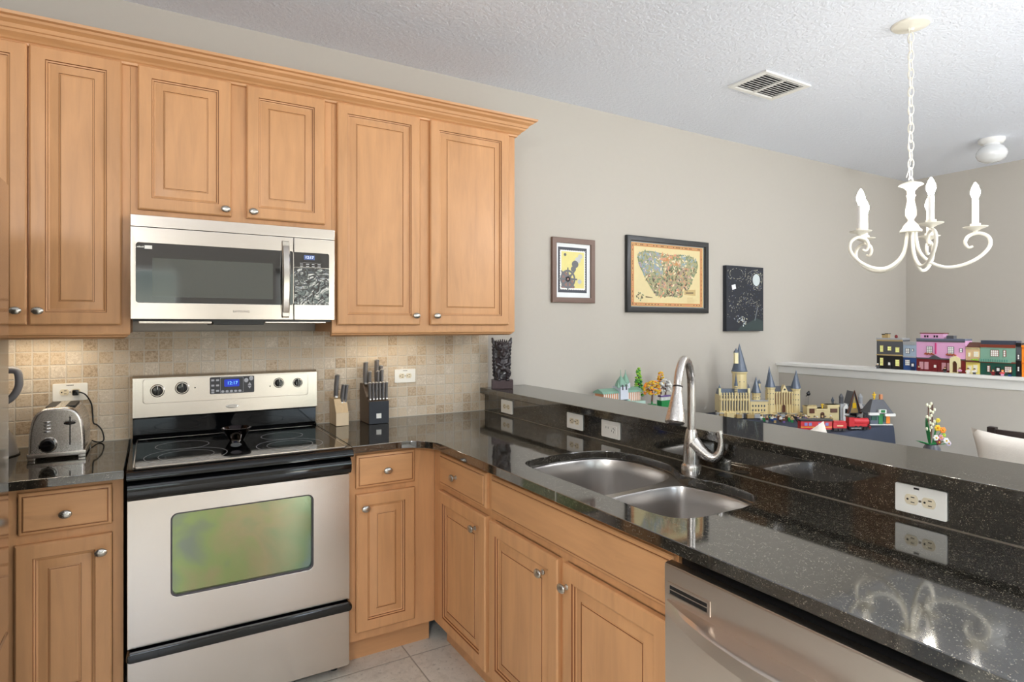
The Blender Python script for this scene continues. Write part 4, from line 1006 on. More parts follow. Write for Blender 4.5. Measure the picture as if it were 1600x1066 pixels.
# ---------------------------------------------------------------- toy brick models
K = {}
def BR(name, rgb):
    return M('brick_' + name, rgb, .3, var=.03)
TAN = BR('tan', (222, 204, 154)); DTAN = BR('dark_tan', (176, 152, 104)); SLATE = BR('slate', (88, 100, 118)); LG = BR('grey', (164, 166, 170)); DG = BR('dark_grey', (84, 86, 92)); BK = BR('black', (26, 26, 30))
RED = BR('red', (196, 36, 46)); DRED = BR('dark_red', (116, 30, 36)); GRN = BR('green', (36, 130, 70)); DGRN = BR('dark_green', (30, 84, 72)); SGRN = BR('sand_green', (128, 168, 150)); WHT = BR('white', (238, 238, 236)); YEL = BR('yellow', (232, 190, 40)); ORG = BR('orange', (240, 140, 40)); PNK = BR('pink', (222, 168, 208)); BLU = BR('blue', (44, 76, 134)); LBL = BR('light_blue', (158, 176, 196)); BRN = BR('brown', (96, 58, 42)); CRM = BR('cream', (236, 226, 178)); LIM = BR('lime', (150, 200, 60)); PUR = BR('purple', (104, 84, 140)); SKN = BR('skin', (232, 196, 150)); GLW = M('lit_window', (220, 226, 150), .3, emit=(220, 230, 140), es=.35); TERR = BR('terracotta', (206, 138, 96))
def cone(mb, x, y, z0, z1, r, seg=8): mb.lathe([(r * 1.1, z0), (r, z0 + .006), (r * .52, z0 + (z1 - z0) * .5), (.0012, z1 - .004), (0, z1)], seg, Matrix.Translation((x, y, 0)))
def wt(o, **k): pass
cas = thing('toy_brick_castle', 'tan toy brick castle with tall slate cone spires against the dining wall', 'toy castle', (3.70, -.331, .768), -YAW)
def lb(mb, name, mats, par, sharp=25): return mb.build(name, mats, par, world=False, sharp=sharp)
rnd = random.Random(2)
mb = MB()
for k in range(150):
    x = rnd.uniform(-.30, .30); y = rnd.uniform(-.10, .06); s_ = rnd.uniform(.010, .026); mb.mi = rnd.randrange(4); h = .016 + max(0, (y + .1)) * .16 * rnd.random()
    mb.box(x - s_, y - s_ * .7, 0, x + s_, y + s_ * .7, h + .010)
lb(mb, 'rock_base', [DTAN, LG, DG, TAN], cas)
mb = MB(); mb.box(-.285, -.055, .02, -.080, .045, .150)
for k in range(11): mb.box(-.280 + k * .0190, -.064, .02, -.272 + k * .0190, -.050, .168)
mb.box(-.289, -.062, .118, -.076, -.050, .126); mb.box(-.289, -.062, .03, -.076, -.050, .040); mb.mi = 1
for k in range(10): mb.box(-.2705 + k * .0190, -.0565, .045, -.2625 + k * .0190, -.0545, .112)
for k in range(10): mb.box(-.2705 + k * .0190, -.0565, .128, -.2625 + k * .0190, -.0545, .145)
lb(mb, 'great_hall', [TAN, DG], cas)
mb = MB(); mb.loft([[(x, -.058, .150), (x, -.030, .190), (x, .020, .190), (x, .048, .150)] for x in (-.278, -.086)])
for x in (-.285, -.085): mb.mi = 1; mb.box(x - .006, -.06, .15, x + .006, -.045, .20); mb.mi = 0; cone(mb, x, -.052, .20, .228, .008)
lb(mb, 'hall_roof', [SLATE, CRM], cas)
def tower(name, x, y, z0, z1, r, rz, rr=None, two=None, wall=TAN, roof=SLATE, seg=10):
    mb = MB(); mb.lathe([(0, z0), (r, z0), (r, z1 - .016), (r * 1.12, z1 - .010), (r * 1.12, z1), (0, z1)], seg, Matrix.Translation((x, y, 0)))
    mb.mi = 1
    for k in range(3):
        for a in (-.9, -.3, .3):
            an = -PI / 2 + a; zz = z0 + (z1 - z0) * (.35 + .2 * k)
            mb.box(x + r * math.cos(an) - .003, y + r * math.sin(an) - .002, zz, x + r * math.cos(an) + .002, y + r * math.sin(an) + .002, zz + .006)
    t_ = lb(mb, name, [wall, DG], cas)
    mb = MB(); cone(mb, x, y, z1, rz, (rr or r * 1.12), seg); lb(mb, 'spire', roof, t_)
tower('great_tower', -.118, .03, .02, .308, .048, .505, .052, seg=14)
mb = MB(); mb.box(-.168, -.02, .365, -.144, .004, .440); lb(mb, 'oriel_turret', CRM, cas)
mb = MB(); mb.X = Matrix.Translation((-.156, -.008, 0)) @ Matrix.Rotation(PI / 4, 4, 'Z'); cone(mb, 0, 0, .440, .475, .018, 4); lb(mb, 'spire', SLATE, cas)
tower('thin_turret', -.172, -.05, .15, .215, .010, .305, .012, roof=SLATE)
tower('middle_tower', -.022, -.02, .02, .165, .026, .277, .032)
tower('slim_turret', .012, .01, .02, .225, .009, .258, .012)
mb = MB(); mb.box(-.075, -.055, .02, .045, .03, .112)
mb.mi = 1
for k in range(5): mb.box(-.062 + k * .020, -.057, .070, -.054 + k * .020, -.054, .084); mb.box(-.062 + k * .020, -.057, .040, -.054 + k * .020, -.054, .054)
mb.mi = 2; mb.box(-.078, -.058, .108, .048, .033, .116)
lb(mb, 'middle_block', [TAN, DG, LG], cas)
mb = MB(); mb.box(.070, -.045, .03, .255, .05, .175)
for k in range(9): mb.box(.088 + k * .0175, -.054, .03, .094 + k * .0175, -.044, .175)
mb.mi = 1
for k in range(8): mb.box(.0965 + k * .0175, -.0465, .085, .1025 + k * .0175, -.044, .165)
mb.box(.143, -.0575, .035, .165, -.050, .075); mb.cyl((.154, -.0575, .075), (.154, -.050, .075), .011, seg=12)
lb(mb, 'gatehouse', [TAN, BRN], cas)
mb = MB(); mb.loft([[(x, -.048, .175), (x, -.01, .210), (x, .052, .175)] for x in (.085, .24)]); mb.mi = 1
mb.raw([(.135, -.056, .17), (.185, -.056, .17), (.160, -.056, .222), (.135, -.02, .17), (.185, -.02, .17), (.160, -.02, .222)], [(0, 1, 2), (3, 4, 5), (0, 1, 4, 3), (1, 2, 5, 4), (2, 0, 3, 5)])
mb.mi = 2; mb.cyl((.160, -.058, .190), (.160, -.054, .190), .007, seg=10); lb(mb, 'gatehouse_roof', [DG, TAN, BK], cas)
for x, y, z1, rz, r in ((.072, -.03, .205, .318, .030), (.100, .05, .200, .345, .024), (.245, -.03, .195, .300, .028), (.275, .02, .195, .322, .026)):
    tower('corner_tower', x, y, .02, z1, r, rz, r * 1.12, wall=TAN if x < .27 else CRM)
# figures standing in front of the castle
def figure(label, x, y, z, cols, group, rz=0, h=.036):
    mb = MB(); mb.mi = 0; mb.box(-.007, -.004, 0, .007, .004, h * .36, .0006); mb.mi = 1
    mb.loft([[(-.0085, -.0045, h * .36), (.0085, -.0045, h * .36), (.0085, .0045, h * .36), (-.0085, .0045, h * .36)], [(-.006, -.0045, h * .70), (.006, -.0045, h * .70), (.006, .0045, h * .70), (-.006, .0045, h * .70)]])
    for s_ in (-1, 1): mb.tube([(s_ * .007, 0, h * .66), (s_ * .011, -.002, h * .52), (s_ * .010, -.008, h * .44)], .0024, 6)
    mb.mi = 2; mb.cyl((0, 0, h * .70), (0, 0, h * .94), .0048, seg=12); mb.mi = 3; mb.ell((0, .001, h * .93), (.0062, .0062, .0055), 10, 6)
    o = mb.build('toy_figure', cols, None); o.location = (x, y, z); o.rotation_euler = (0, 0, rz)
    return tag(o, label, 'toy figure', group)
pal = [BK, DG, BRN, BLU, DRED, LG, GRN, PUR, WHT, DTAN]
cR = Vector((math.cos(YAW), -math.sin(YAW), 0)); cD = Vector((math.sin(YAW), math.cos(YAW), 0)); CC = Vector((.074, -3.058, 0))
for k in range(26):
    r = 1.66 + .48 * (k + .3 * rnd.random()) / 26; d = 4.03 - (k % 3) * .05 - .02 * rnd.random(); P = CC + cR * r * d / 4.0 + cD * d
    figure('tiny toy brick figure in the crowd before the tan castle', P.x, P.y, .766, [rnd.choice(pal), rnd.choice(pal), SKN, rnd.choice([BK, BRN, DTAN, DG, WHT])], 'toy figures before the castle', -YAW + rnd.uniform(-.6, .6), rnd.uniform(.034, .046))
def at_(u, d): r = (u - CX) / FPX * d; return CC + cR * r + cD * d
# sand coloured fort
P = at_(1286, 4.02); ft = thing('toy_brick_fort', 'low sand-coloured toy brick fort behind the red train', 'toy building', (P.x, P.y, .766), -YAW)
mb = MB()
for x0, x1, h in ((-.115, -.055, .095), (-.055, .020, .080), (.020, .095, .105)): mb.box(x0, -.02, 0, x1, .04, h); mb.box(x0 - .003, -.024, h - .012, x1 + .003, .044, h)
for k in range(6): mb.box(-.110 + k * .010, -.020, .095, -.105 + k * .010, -.010, .103)
mb.mi = 1
for x, z, w_, h in ((-.085, .05, .016, .030), (.060, .055, .022, .026)): mb.box(x - w_, -.0262, z, x + w_, -.018, z + h)
mb.box(-.028, -.0222, .0, -.002, -.018, .045); mb.cyl((-.015, -.0222, .045), (-.015, -.018, .045), .013, seg=14); mb.mi = 2
mb.box(-.008, 0, .08, 0, .008, .11); mb.box(-.014, 0, .10, .006, .008, .106); lb(mb, 'fort_wall', [TAN, BRN, YEL], ft)
# grey steep-roofed house
P = at_(1330, 4.02); hs = thing('toy_brick_house', 'grey toy brick house with steep central gable behind the locomotive', 'toy building', (P.x, P.y, .766), -YAW)
mb = MB(); mb.box(-.080, -.015, 0, .080, .05, .11); mb.mi = 1
for x in (-.048, .050): mb.box(x - .018, -.026, 0, x + .018, -.010, .085); mb.raw([(x - .022, -.028, .080), (x + .022, -.028, .080), (x, -.028, .115), (x - .022, -.0, .080), (x + .022, -.0, .080), (x, -.0, .115)], [(0, 1, 2), (3, 4, 5), (0, 1, 4, 3), (1, 2, 5, 4), (2, 0, 3, 5)])
mb.mi = 2
for x in (-.048, .050): mb.box(x - .007, -.0285, .050, x + .007, -.025, .080)
mb.box(-.02, -.0285, .0, .02, -.020, .05); lb(mb, 'house_wall', [LG, WHT, BK], hs)
mb = MB(); G_ = lambda w_, z0, z1, y: [(-w_, y, z0), (w_, y, z0), (0, y, z1)]
mb.loft([G_(.040, .05, .195, -.035), G_(.040, .05, .195, .05)]); mb.mi = 1; mb.loft([G_(.026, .055, .165, -.038), G_(.026, .055, .165, -.036)])
mb.mi = 2; mb.box(-.012, -.0395, .085, .012, -.0375, .120); mb.mi = 3
mb.tube([(-.044, -.036, .05), (0, -.038, .200), (.044, -.036, .05)], .006, 6); lb(mb, 'gable', [DG, DTAN, YEL, BRN], hs)
for x, s_ in ((-.062, 1), (.066, 1)):
    mb = MB(); mb.lathe([(0, .11), (.014, .11), (.014, .150), (.017, .152), (.006, .172), (0, .178)], 8, Matrix.Translation((x, .01, 0))); lb(mb, 'corner_turret', LG if x > 0 else DG, hs)
# cottage with green door
P = at_(1371, 3.86); ct_ = thing('toy_brick_cottage', 'toy brick cottage with snowy eaves and green door at the right end of the table', 'toy building', (P.x, P.y, .766), -YAW)
mb = MB(); mb.box(-.062, -.03, .004, .062, .05, .072); mb.mi = 1; mb.box(-.070, -.042, 0, .072, .055, .005); mb.mi = 2; mb.box(-.012, -.034, .005, .014, -.028, .058); mb.box(-.018, -.036, .055, .018, -.026, .100); mb.mi = 3; mb.box(.036, -.0335, .01, .060, -.029, .060); mb.mi = 4; mb.box(-.058, -.0335, .03, -.022, -.029, .06); mb.box(.018, -.0335, .02, .034, -.029, .06)
lb(mb, 'cottage_wall', [SLATE, WHT, GRN, ORG, DGRN], ct_)
mb = MB(); mb.loft([[(-.078, -.045, .072), (.078, -.045, .072), (.078, .06, .072), (-.078, .06, .072)], [(-.035, -.005, .158), (.035, -.005, .158), (.035, .02, .158), (-.035, .02, .158)]]); mb.mi = 1
mb.box(-.082, -.052, .064, -.018, -.036, .080); mb.box(.018, -.052, .058, .084, -.036, .074); mb.box(-.022, -.056, .078, .024, -.040, .100); mb.mi = 2; mb.box(-.012, -.058, .082, .014, -.050, .098); lb(mb, 'cottage_roof', [DG, WHT, GRN], ct_)
mb = MB(); mb.box(.018, 0, .155, .034, .014, .190); lb(mb, 'chimney', TERR, ct_)
mb = MB(); mb.tube([(-.018, .005, .157), (-.018, .005, .205)], .004, 6)
for s_ in (-1, 1): mb.tube([(-.018, .005, .180), (-.018 + s_ * .012, .005, .192)], .003, 6); mb.tube([(-.018, .005, .168), (-.018 + s_ * .008, .005, .175)], .003, 6)
lb(mb, 'roof_ornament', YEL, ct_)
# red train in three cars
def wheels(mb, xs, y0=-.016, r=.010):
    for x in xs: mb.cyl((x, -.018, r), (x, .018, r), r, seg=14)
P = at_(1273, 3.58); tr = thing('toy_train_carriage', 'red toy brick passenger carriage with blue-grey windows', 'toy train', (P.x, P.y, .766), -YAW)
mb = MB(); mb.box(-.092, -.020, .018, .092, .020, .066, .001); mb.mi = 1; mb.box(-.092, -.0205, .030, .092, .0205, .034); lb(mb, 'carriage_body', [RED, YEL], tr)
mb = MB()
for x in (-.062, -.036, .020, .036, .062):
    mb.box(x - .009, -.0212, .040, x + .009, -.0198, .058)
lb(mb, 'window_band', BR('window', (130, 130, 190)), tr)
mb = MB(); mb.box(-.098, -.023, .066, .098, .023, .078, .003); lb(mb, 'carriage_roof', BK, tr)
mb = MB(); mb.box(-.088, -.012, .008, .088, .012, .018); wheels(mb, (-.070, -.045, .045, .070)); lb(mb, 'bogie', BK, tr)
P = at_(1310, 3.62); tr = thing('toy_train_tender', 'short red toy brick coal tender between carriage and locomotive', 'toy train', (P.x, P.y, .766), -YAW)
mb = MB(); mb.box(-.040, -.019, .018, .040, .019, .050, .001); mb.box(-.036, -.016, .05, .036, .016, .060, .001); mb.mi = 1; mb.box(-.018, -.0196, .030, .018, -.0188, .036); lb(mb, 'tender_body', [RED, CRM], tr)
mb = MB(); mb.box(-.038, -.012, .008, .038, .012, .018); wheels(mb, (-.026, 0, .026)); lb(mb, 'bogie', BK, tr)
P = at_(1340, 3.66); tr = thing('toy_steam_locomotive', 'red toy brick steam locomotive at the front of the train', 'toy train', (P.x, P.y, .766), -YAW)
mb = MB(); mb.box(-.062, -.020, .022, -.030, .020, .078, .001); mb.cyl((-.030, 0, .050), (.058, 0, .050), .022, seg=18); mb.box(-.03, -.017, .022, .050, .017, .040)
mb.mi = 1; mb.cyl((.058, 0, .050), (.063, 0, .050), .023, seg=18); mb.cyl((.040, 0, .068), (.040, 0, .092), .007, seg=12); mb.ell((.008, 0, .073), (.009, .009, .008)); mb.box(-.066, -.023, .078, -.026, .023, .083)
lb(mb, 'boiler', [RED, BK], tr)
mb = MB(); mb.box(-.062, -.012, .010, .066, .012, .022); wheels(mb, (-.048, -.020, .008), r=.013); wheels(mb, (.034, .055), r=.009); mb.mi = 1; mb.box(-.050, -.0205, .010, .010, -.0185, .014); mb.mi = 2; mb.box(.060, -.020, .008, .070, .020, .024); lb(mb, 'running_gear', [BK, LG, DRED], tr)
# dark slanted sticks and a small figure on a clear post
P = at_(1246, 3.75); o = MB(); 
for k in range(5): o.tube([(-.03 + k * .006, 0, .07 - k * .002), (.02 + k * .006, .004 * k, .008)], .003, 6)
o = o.build('toy_ramp', BK, None); o.location = (P.x, P.y, .766); o.rotation_euler = (0, 0, -YAW); tag(o, 'black slanted toy brick ramp left of the red carriage', 'toy')
P = at_(1263, 4.12); fl_ = thing('flying_toy_figure', 'black cloaked toy figure raised on a clear post', 'toy figure', (P.x, P.y, .766), -YAW)
mb = MB(); mb.ell((0, 0, .165), (.014, .010, .014)); mb.ell((.003, 0, .178), (.007, .007, .008)); mb.tube([(-.004, 0, .16), (-.016, 0, .148)], .004, 6); lb(mb, 'cloak', BK, fl_)
mb = MB(); mb.cyl((0, 0, 0), (0, 0, .155), .0015, seg=8); mb.cyl((0, 0, 0), (0, 0, .003), .012, seg=14); lb(mb, 'clear_post', M('clear_plastic', (215, 220, 222), .1, trans=.9), fl_)
P = at_(1301, 4.10); o = MB(); cone(o, 0, 0, .120, .150, .010, 8); o.cyl((0, 0, 0), (0, 0, .121), .007, seg=8); o = o.build('toy_spire', [SLATE], None); o.location = (P.x, P.y, .766); tag(o, 'lone thin slate spire standing behind the sand-coloured fort', 'toy building')

# temple, trees on the console
zc = .9155                              # every model stands on a base .06 high
tm = thing('toy_brick_temple', 'toy brick temple with teal roofs and twin spires on the console', 'toy building', (2.575, -.17, zc))
mb = MB(); mb.box(-.155, -.075, -.0605, .155, .06, .012); mb.box(-.09, -.075, 0, .075, -.055, .016); mb.box(-.06, -.055, .012, .05, .05, .026); lb(mb, 'terrace', BR('pale_teal', (176, 206, 196)), tm)
mb = MB(); mb.box(-.150, -.035, .012, .150, .045, .066); mb.mi = 1
for k in range(19): mb.box(-.147 + k * .0160, -.0375, .014, -.141 + k * .0160, -.034, .064)
lb(mb, 'temple_wall', [TERR, WHT], tm)
mb = MB(); mb.loft([[(x, -.046, .066), (x, -.035, .078), (x, .004, .094), (x, .045, .078), (x, .056, .066)] for x in (-.160, .160)]); lb(mb, 'hall_roof', SGRN, tm)
mb = MB(); mb.box(-.030, -.055, .02, .030, .02, .105); mb.mi = 1; mb.box(-.020, -.0575, .085, -.010, -.053, .118); mb.box(.010, -.0575, .085, .020, -.053, .118); mb.mi = 0; mb.box(.035, -.02, .09, .078, .02, .122); lb(mb, 'gate_tower', [BR('ice', (206, 212, 226)), DG], tm)
for x, y, z0, z1, r in ((0, -.02, .105, .208, .034), (.056, 0, .118, .205, .024)):
    mb = MB(); mb.lathe([(r, z0), (r * 1.06, z0 + .006), (r * .80, z0 + .030), (r * .34, z0 + .052), (.003, z0 + .066), (.0012, z1), (0, z1)], 8, Matrix.Translation((x, y, 0))); lb(mb, 'spire', SGRN, tm)
for x in (-.036, .034, .086):
    mb = MB(); cone(mb, x, -.04 if x < .05 else 0, .10, .135, .009, 6); lb(mb, 'pinnacle', SGRN, tm)
def tree(name, label, x, y, z, h, r, fol, shape, n=70):
    o = thing(name, label, 'toy tree', (x, y, z)); mb = MB(); mb.tube([(0, 0, 0), (.004, 0, h * .4), (0, 0, h * .8)], [.006, .005, .003], 8)
    for k in range(6):
        a = k * 1.05; mb.tube([(0, 0, h * (.3 + .06 * k)), (r * .6 * math.cos(a), r * .5 * math.sin(a), h * (.5 + .05 * k))], .0022, 6)
    lb(mb, 'trunk', BRN, o); b_ = MB(); b_.box(-.022, -.018, -.0605, .022, .018, -.012, .002); b_.cyl((0, 0, -.013), (0, 0, .004), .006, seg=8); lb(b_, 'base', GRN if 'white' not in label else WHT, o); q = random.Random(hash(label) % 1000 if 0 else len(label)); mb = MB()
    for k in range(n):
        if shape == 'cone': zz = q.uniform(.12, 1); rr = r * (1 - zz) * 1.1 + .004; a = q.uniform(0, 6.28); p = (rr * math.cos(a), rr * math.sin(a), zz * h)
        else:
            a = q.uniform(0, 6.28); t_ = math.acos(q.uniform(-.5, 1)); p = (r * math.sin(t_) * math.cos(a), r * .7 * math.sin(t_) * math.sin(a), h * .58 + h * .40 * math.cos(t_))
        mb.mi = q.randrange(len(fol)); s_ = q.uniform(.007, .011); mb.ell(p, (s_, s_, s_ * .6), 8, 5)
    f = lb(mb, 'foliage', fol, o); f['kind'] = 'stuff'; return o
tree('toy_pine_tree', 'tall narrow green toy brick pine rising behind the yellow tree', 2.805, -.10, zc, .205, .030, [GRN, LIM, BR('leaf', (90, 170, 60))], 'cone', 90)
tree('toy_yellow_tree', 'bushy yellow toy brick tree right of the teal temple', 2.785, -.245, zc, .135, .058, [YEL, ORG, YEL, BR('gold', (214, 168, 30))], 'ball', 95)
tree('toy_blossom_tree', 'white toy brick blossom tree behind the faucet', 2.945, -.20, zc, .135, .040, [WHT, LG, WHT], 'ball', 70)
tree('toy_orange_tree', 'small orange-yellow toy brick tree just behind the white blossom', 2.995, -.11, zc, .175, .022, [YEL, ORG], 'ball', 40)
o = MB(); o.mi = 0
for k in range(7): o.box(-.035 + k * .011, -.01, 0, -.029 + k * .011, .01, .045 - k * .002)
o.mi = 1; o.box(-.04, -.014, .030, .045, .014, .040); o.mi = 2; o.box(-.04, -.02, -.0605, .045, .02, .008)
o = o.build('toy_bridge', [WHT, PUR, GRN], None); o.location = (2.872, -.262, zc); tag(o, 'small striped toy brick bridge right of the yellow tree', 'toy')

# ---------------------------------------------------------------- toy street on the half wall cap
def shop(name, label, ya, yb, z1, low, up, trim, roof, wins, lh=.085, door=None, roof_h=.012, x0=4.412, x1=4.500, extra=None, glow=WHT):
    w_ = ya - yb; o = thing(name, label, 'toy building', ((x0 + x1) / 2, (ya + yb) / 2, 1.1005)); T = facex(x0, ya, 0)
    z0 = 1.1005; zm = z0 + lh
    mb = MB(); mb.box(x0, yb, z0, x1, ya, zm); mb.mi = 1; mb.box(x0 - .001, yb, zm, x1, ya, z1); mb.mi = 2; mb.box(x0 - .006, yb, zm - .004, x0 + .01, ya, zm + .004); mb.box(x0 - .005, yb + .001, z1 - .010, x0 + .01, ya - .001, z1)
    mb.build('shop_wall', [low, up, trim], o)
    for u, z, ww, hh in wins:
        mb = MB(); mb.X = T; c = u * w_; mb.box(c - ww / 2, z0 + z, 0, c + ww / 2, z0 + z + hh, .004); mb.mi = 1
        nx, nz = max(1, round(ww / .011)), max(1, round(hh / .012))
        for i in range(nx):
            for j in range(nz):
                a = c - ww / 2 + .002 + i * (ww - .003) / nx; b = z0 + z + .002 + j * (hh - .003) / nz
                mb.box(a, b, .004, a + (ww - .003) / nx - .0022, b + (hh - .003) / nz - .0022, .0047)
        mb.build('shop_window', [trim if trim is not LG else DG, glow], o)
    if door is not None:
        mb = MB(); mb.X = T; c = door[0] * w_; mb.box(c - .012, z0, 0, c + .012, z0 + .052, .005); mb.mi = 1; mb.box(c - .007, z0 + .026, .005, c + .007, z0 + .044, .0057); mb.build('shop_door', [door[1], WHT], o)
    mb = MB(); mb.box(x0 - .006, yb - .000, z1, x1, ya, z1 + roof_h)
    mb.build('roof', roof, o)
    if extra: extra(o, T, w_, z0, z1 + roof_h)
    return o
def ex1(o, T, w_, z0, z1):
    mb = MB(); mb.X = T; mb.box(.030, z1, -.04, .070, z1 + .028, -.01); mb.mi = 1; mb.box(.028, z1 + .022, -.042, .050, z1 + .028, -.008); mb.box(.050, z1 + .026, -.042, .072, z1 + .032, -.008); mb.build('chimney', [DTAN, BK], o)
    mb = MB(); mb.X = T; mb.ell((.118, z1 + .010, -.02), (.010, .013, .010)); mb.build('urn', DRED, o)
shop('toy_street_shop', 'dark toy shop with tan cornice and yellow-lit windows, left end of the toy street', -.753, -.924, 1.300, BK, DG, DTAN, LG,
     [(.20, .115, .022, .045), (.50, .125, .024, .030), (.80, .115, .026, .035), (.20, .02, .022, .055), (.80, .022, .026, .045)], .095, (.50, BK), extra=ex1, glow=GLW)
shop('toy_street_shop', 'narrow pale blue and navy toy shop between the dark shop and the pink shop', -.926, -1.006, 1.278, BLU, LBL, LG, LG, [(.35, .110, .026, .036), (.75, .125, .012, .018), (.35, .03, .030, .040)], .088, (.75, BR('navy', (24, 40, 80))))
def ex3(o, T, w_, z0, z1):
    mb = MB(); mb.X = T; mb.box(.018, z1, -.07, .150, z1 + .030, -.012); mb.mi = 1; mb.box(.014, z1 + .030, -.075, .155, z1 + .036, -.010); mb.mi = 2
    for c in (.045, .060, .100, .115): mb.box(c - .005, z1 + .006, -.0125, c + .005, z1 + .020, -.0110)
    mb.build('attic', [PNK, DRED, BK], o)
    mb = MB(); mb.X = T; mb.box(.165, z1, -.06, .205, z1 + .020, -.02); mb.build('roof_unit', DG, o)
    for c in (.078, .202):
        mb = MB(); mb.X = T
        for k in range(10): mb.ell((c - .025 + k * .0056, z0 + .113 + .004 * math.sin(k * 2), .006), (.005, .005, .004), 8, 5)
        mb.build('window_box', BR('rust', (170, 84, 50)), o)
    mb = MB(); mb.X = T; mb.box(.110, z0 + .115, 0, .118, z0 + .185, .005); mb.build('banner', BR('magenta', (206, 70, 130)), o)
    mb = MB(); mb.X = T; mb.raw([(.070, z0 + .085, 0), (.150, z0 + .085, 0), (.110, z0 + .108, 0), (.070, z0 + .085, .010), (.150, z0 + .085, .010), (.110, z0 + .108, .010)], [(0, 1, 2), (3, 4, 5), (0, 1, 4, 3), (1, 2, 5, 4), (2, 0, 3, 5)]); mb.build('pediment', DG, o)
    for c in (.030, .060, .160, .190):
        mb = MB(); mb.X = T; mb.box(c - .012, z0 + .012, .001, c + .012, z0 + .060, .003); mb.build('display_window', BR('pink_glass', (200, 150, 160)), o)
shop('toy_street_shop', 'wide pink toy shop with dark red ground floor', -1.008, -1.286, 1.302, DRED, PNK, DG, BR('slate_blue', (96, 104, 124)), [(.28, .118, .034, .046), (.72, .118, .034, .046), (.92, .130, .016, .026)], .084, (.40, DRED), extra=ex3)
ar = thing('toy_stone_archway', 'cream toy brick archway with dark door before the pink shop', 'toy building', (4.399, -1.235, 1.1005)); T = facex(4.4115, -1.209, 0)
mb = MB(); mb.X = T; mb.slab([(0, 1.1005), (0, 1.19), (.010, 1.20), (.026, 1.206), (.042, 1.20), (.052, 1.19), (.052, 1.1005)], [[(.012, 1.104), (.040, 1.104), (.040, 1.160), (.034, 1.172), (.026, 1.176), (.018, 1.172), (.012, 1.160)]], 0.001, .022); mb.build('arch', CRM, ar)
mb = MB(); mb.X = T; mb.box(.010, 1.102, .002, .042, 1.176, .008); mb.build('arch_door', BRN, ar)
def ex4(o, T, w_, z0, z1):
    mb = MB(); mb.X = T; mb.raw([(0, z1 - .012, .008), (w_, z1 - .012, .008), (w_, z1 + .026, -.05), (0, z1 + .026, -.05), (w_, z1 - .012, -.085), (0, z1 - .012, -.085)], [(0, 1, 2, 3), (3, 2, 4, 5), (0, 3, 5), (1, 2, 4)]); mb.build('pitched_roof', BRN, o)
    mb = MB(); mb.X = T
    for k in range(7): mb.ell((.036 + k * .005, z0 + .088 + .004 * math.sin(k * 3), .010), (.005, .005, .004), 8, 5)
    mb.build('planter', LIM, o)
    mb = MB(); mb.X = T; mb.box(0, z0 + .072, 0, w_, z0 + .082, .014); mb.build('awning', BRN, o)
shop('toy_street_shop', 'small cream toy shop with yellow front and brown pitched roof', -1.288, -1.362, 1.262, BR('butter', (232, 216, 120)), BR('peach', (220, 190, 150)), CRM, BRN, [(.75, .105, .026, .034), (.25, .105, .012, .026), (.7, .012, .022, .045)], .078, (.3, CRM), roof_h=.006, extra=ex4)
def ex5(o, T, w_, z0, z1):
    mb = MB(); mb.X = T; mb.box(-.0, z1, -.08, w_ + .0, z1 + .024, -.006); mb.build('slate_roof', SLATE if 0 else BR('roof_dark', (62, 70, 86)), o)
    mb = MB(); mb.X = T; mb.box(0, z0 + .078, 0, w_ - .02, z0 + .098, .012); mb.mi = 1
    for k in range(12): mb.box(.008 + k * .0115, z0 + .080, .012, .014 + k * .0115, z0 + .096, .0135)
    mb.build('bay_sill', [SGRN, BR('teal', (90, 150, 136))], o)
shop('toy_street_shop', 'sea-green toy shop with dark green ground floor and slate roof', -1.364, -1.540, 1.276, DGRN, SGRN, BR('red_brown', (130, 62, 46)), BR('red_brown', (130, 62, 46)), [(.42, .112, .042, .040), (.70, .112, .014, .040), (.25, .018, .016, .038), (.80, .02, .034, .036)], .078, (.52, BK), roof_h=.008, extra=ex5)
shop('toy_street_shop', 'sliver of a tall dark toy alley building between green and orange shops', -1.542, -1.566, 1.285, BK, DG, BK, BK, [(.5, .10, .012, .03), (.5, .03, .012, .03)], .09)
shop('toy_street_shop', 'bright orange toy shop at the right edge of the view', -1.568, -1.74, 1.272, ORG, ORG, BR('dark_orange', (214, 112, 30)), ORG, [(.2, .11, .03, .04), (.5, .11, .03, .04), (.8, .11, .03, .04), (.2, .02, .03, .04)], .08, (.5, ORG), glow=BR('amber', (250, 170, 70)))
for i, (y, lbw, c) in enumerate(((-.775, 'before the dark shop at the left end of the toy street', [DG, DG, SKN, WHT]), (-1.035, 'before the left window of the pink toy shop', [DRED, DRED, SKN, DG]), (-1.186, 'left of the cream toy archway', [DG, BK, SKN, BRN]), (-1.268, 'right of the cream toy archway', [BRN, PNK, SKN, BRN]),
        (-1.312, 'white-clad, before the yellow toy shop front', [WHT, WHT, SKN, BRN]), (-1.345, 'at the right side of the yellow toy shop front', [DG, WHT, SKN, BK]), (-1.440, 'maroon-clad, before the green toy shop door', [DRED, DRED, SKN, BRN]), (-1.486, 'with red hair and pink coat before the green toy shop', [PNK, BR('coral', (226, 90, 96)), SKN, ORG]), (-1.522, 'pale-haired, at the right end of the green toy shop', [BLU, BK, SKN, CRM]))):
    figure('toy brick figure ' + lbw, 4.382, y, 1.1005, c, 'toy figures on the half wall', -PI / 2, .034)

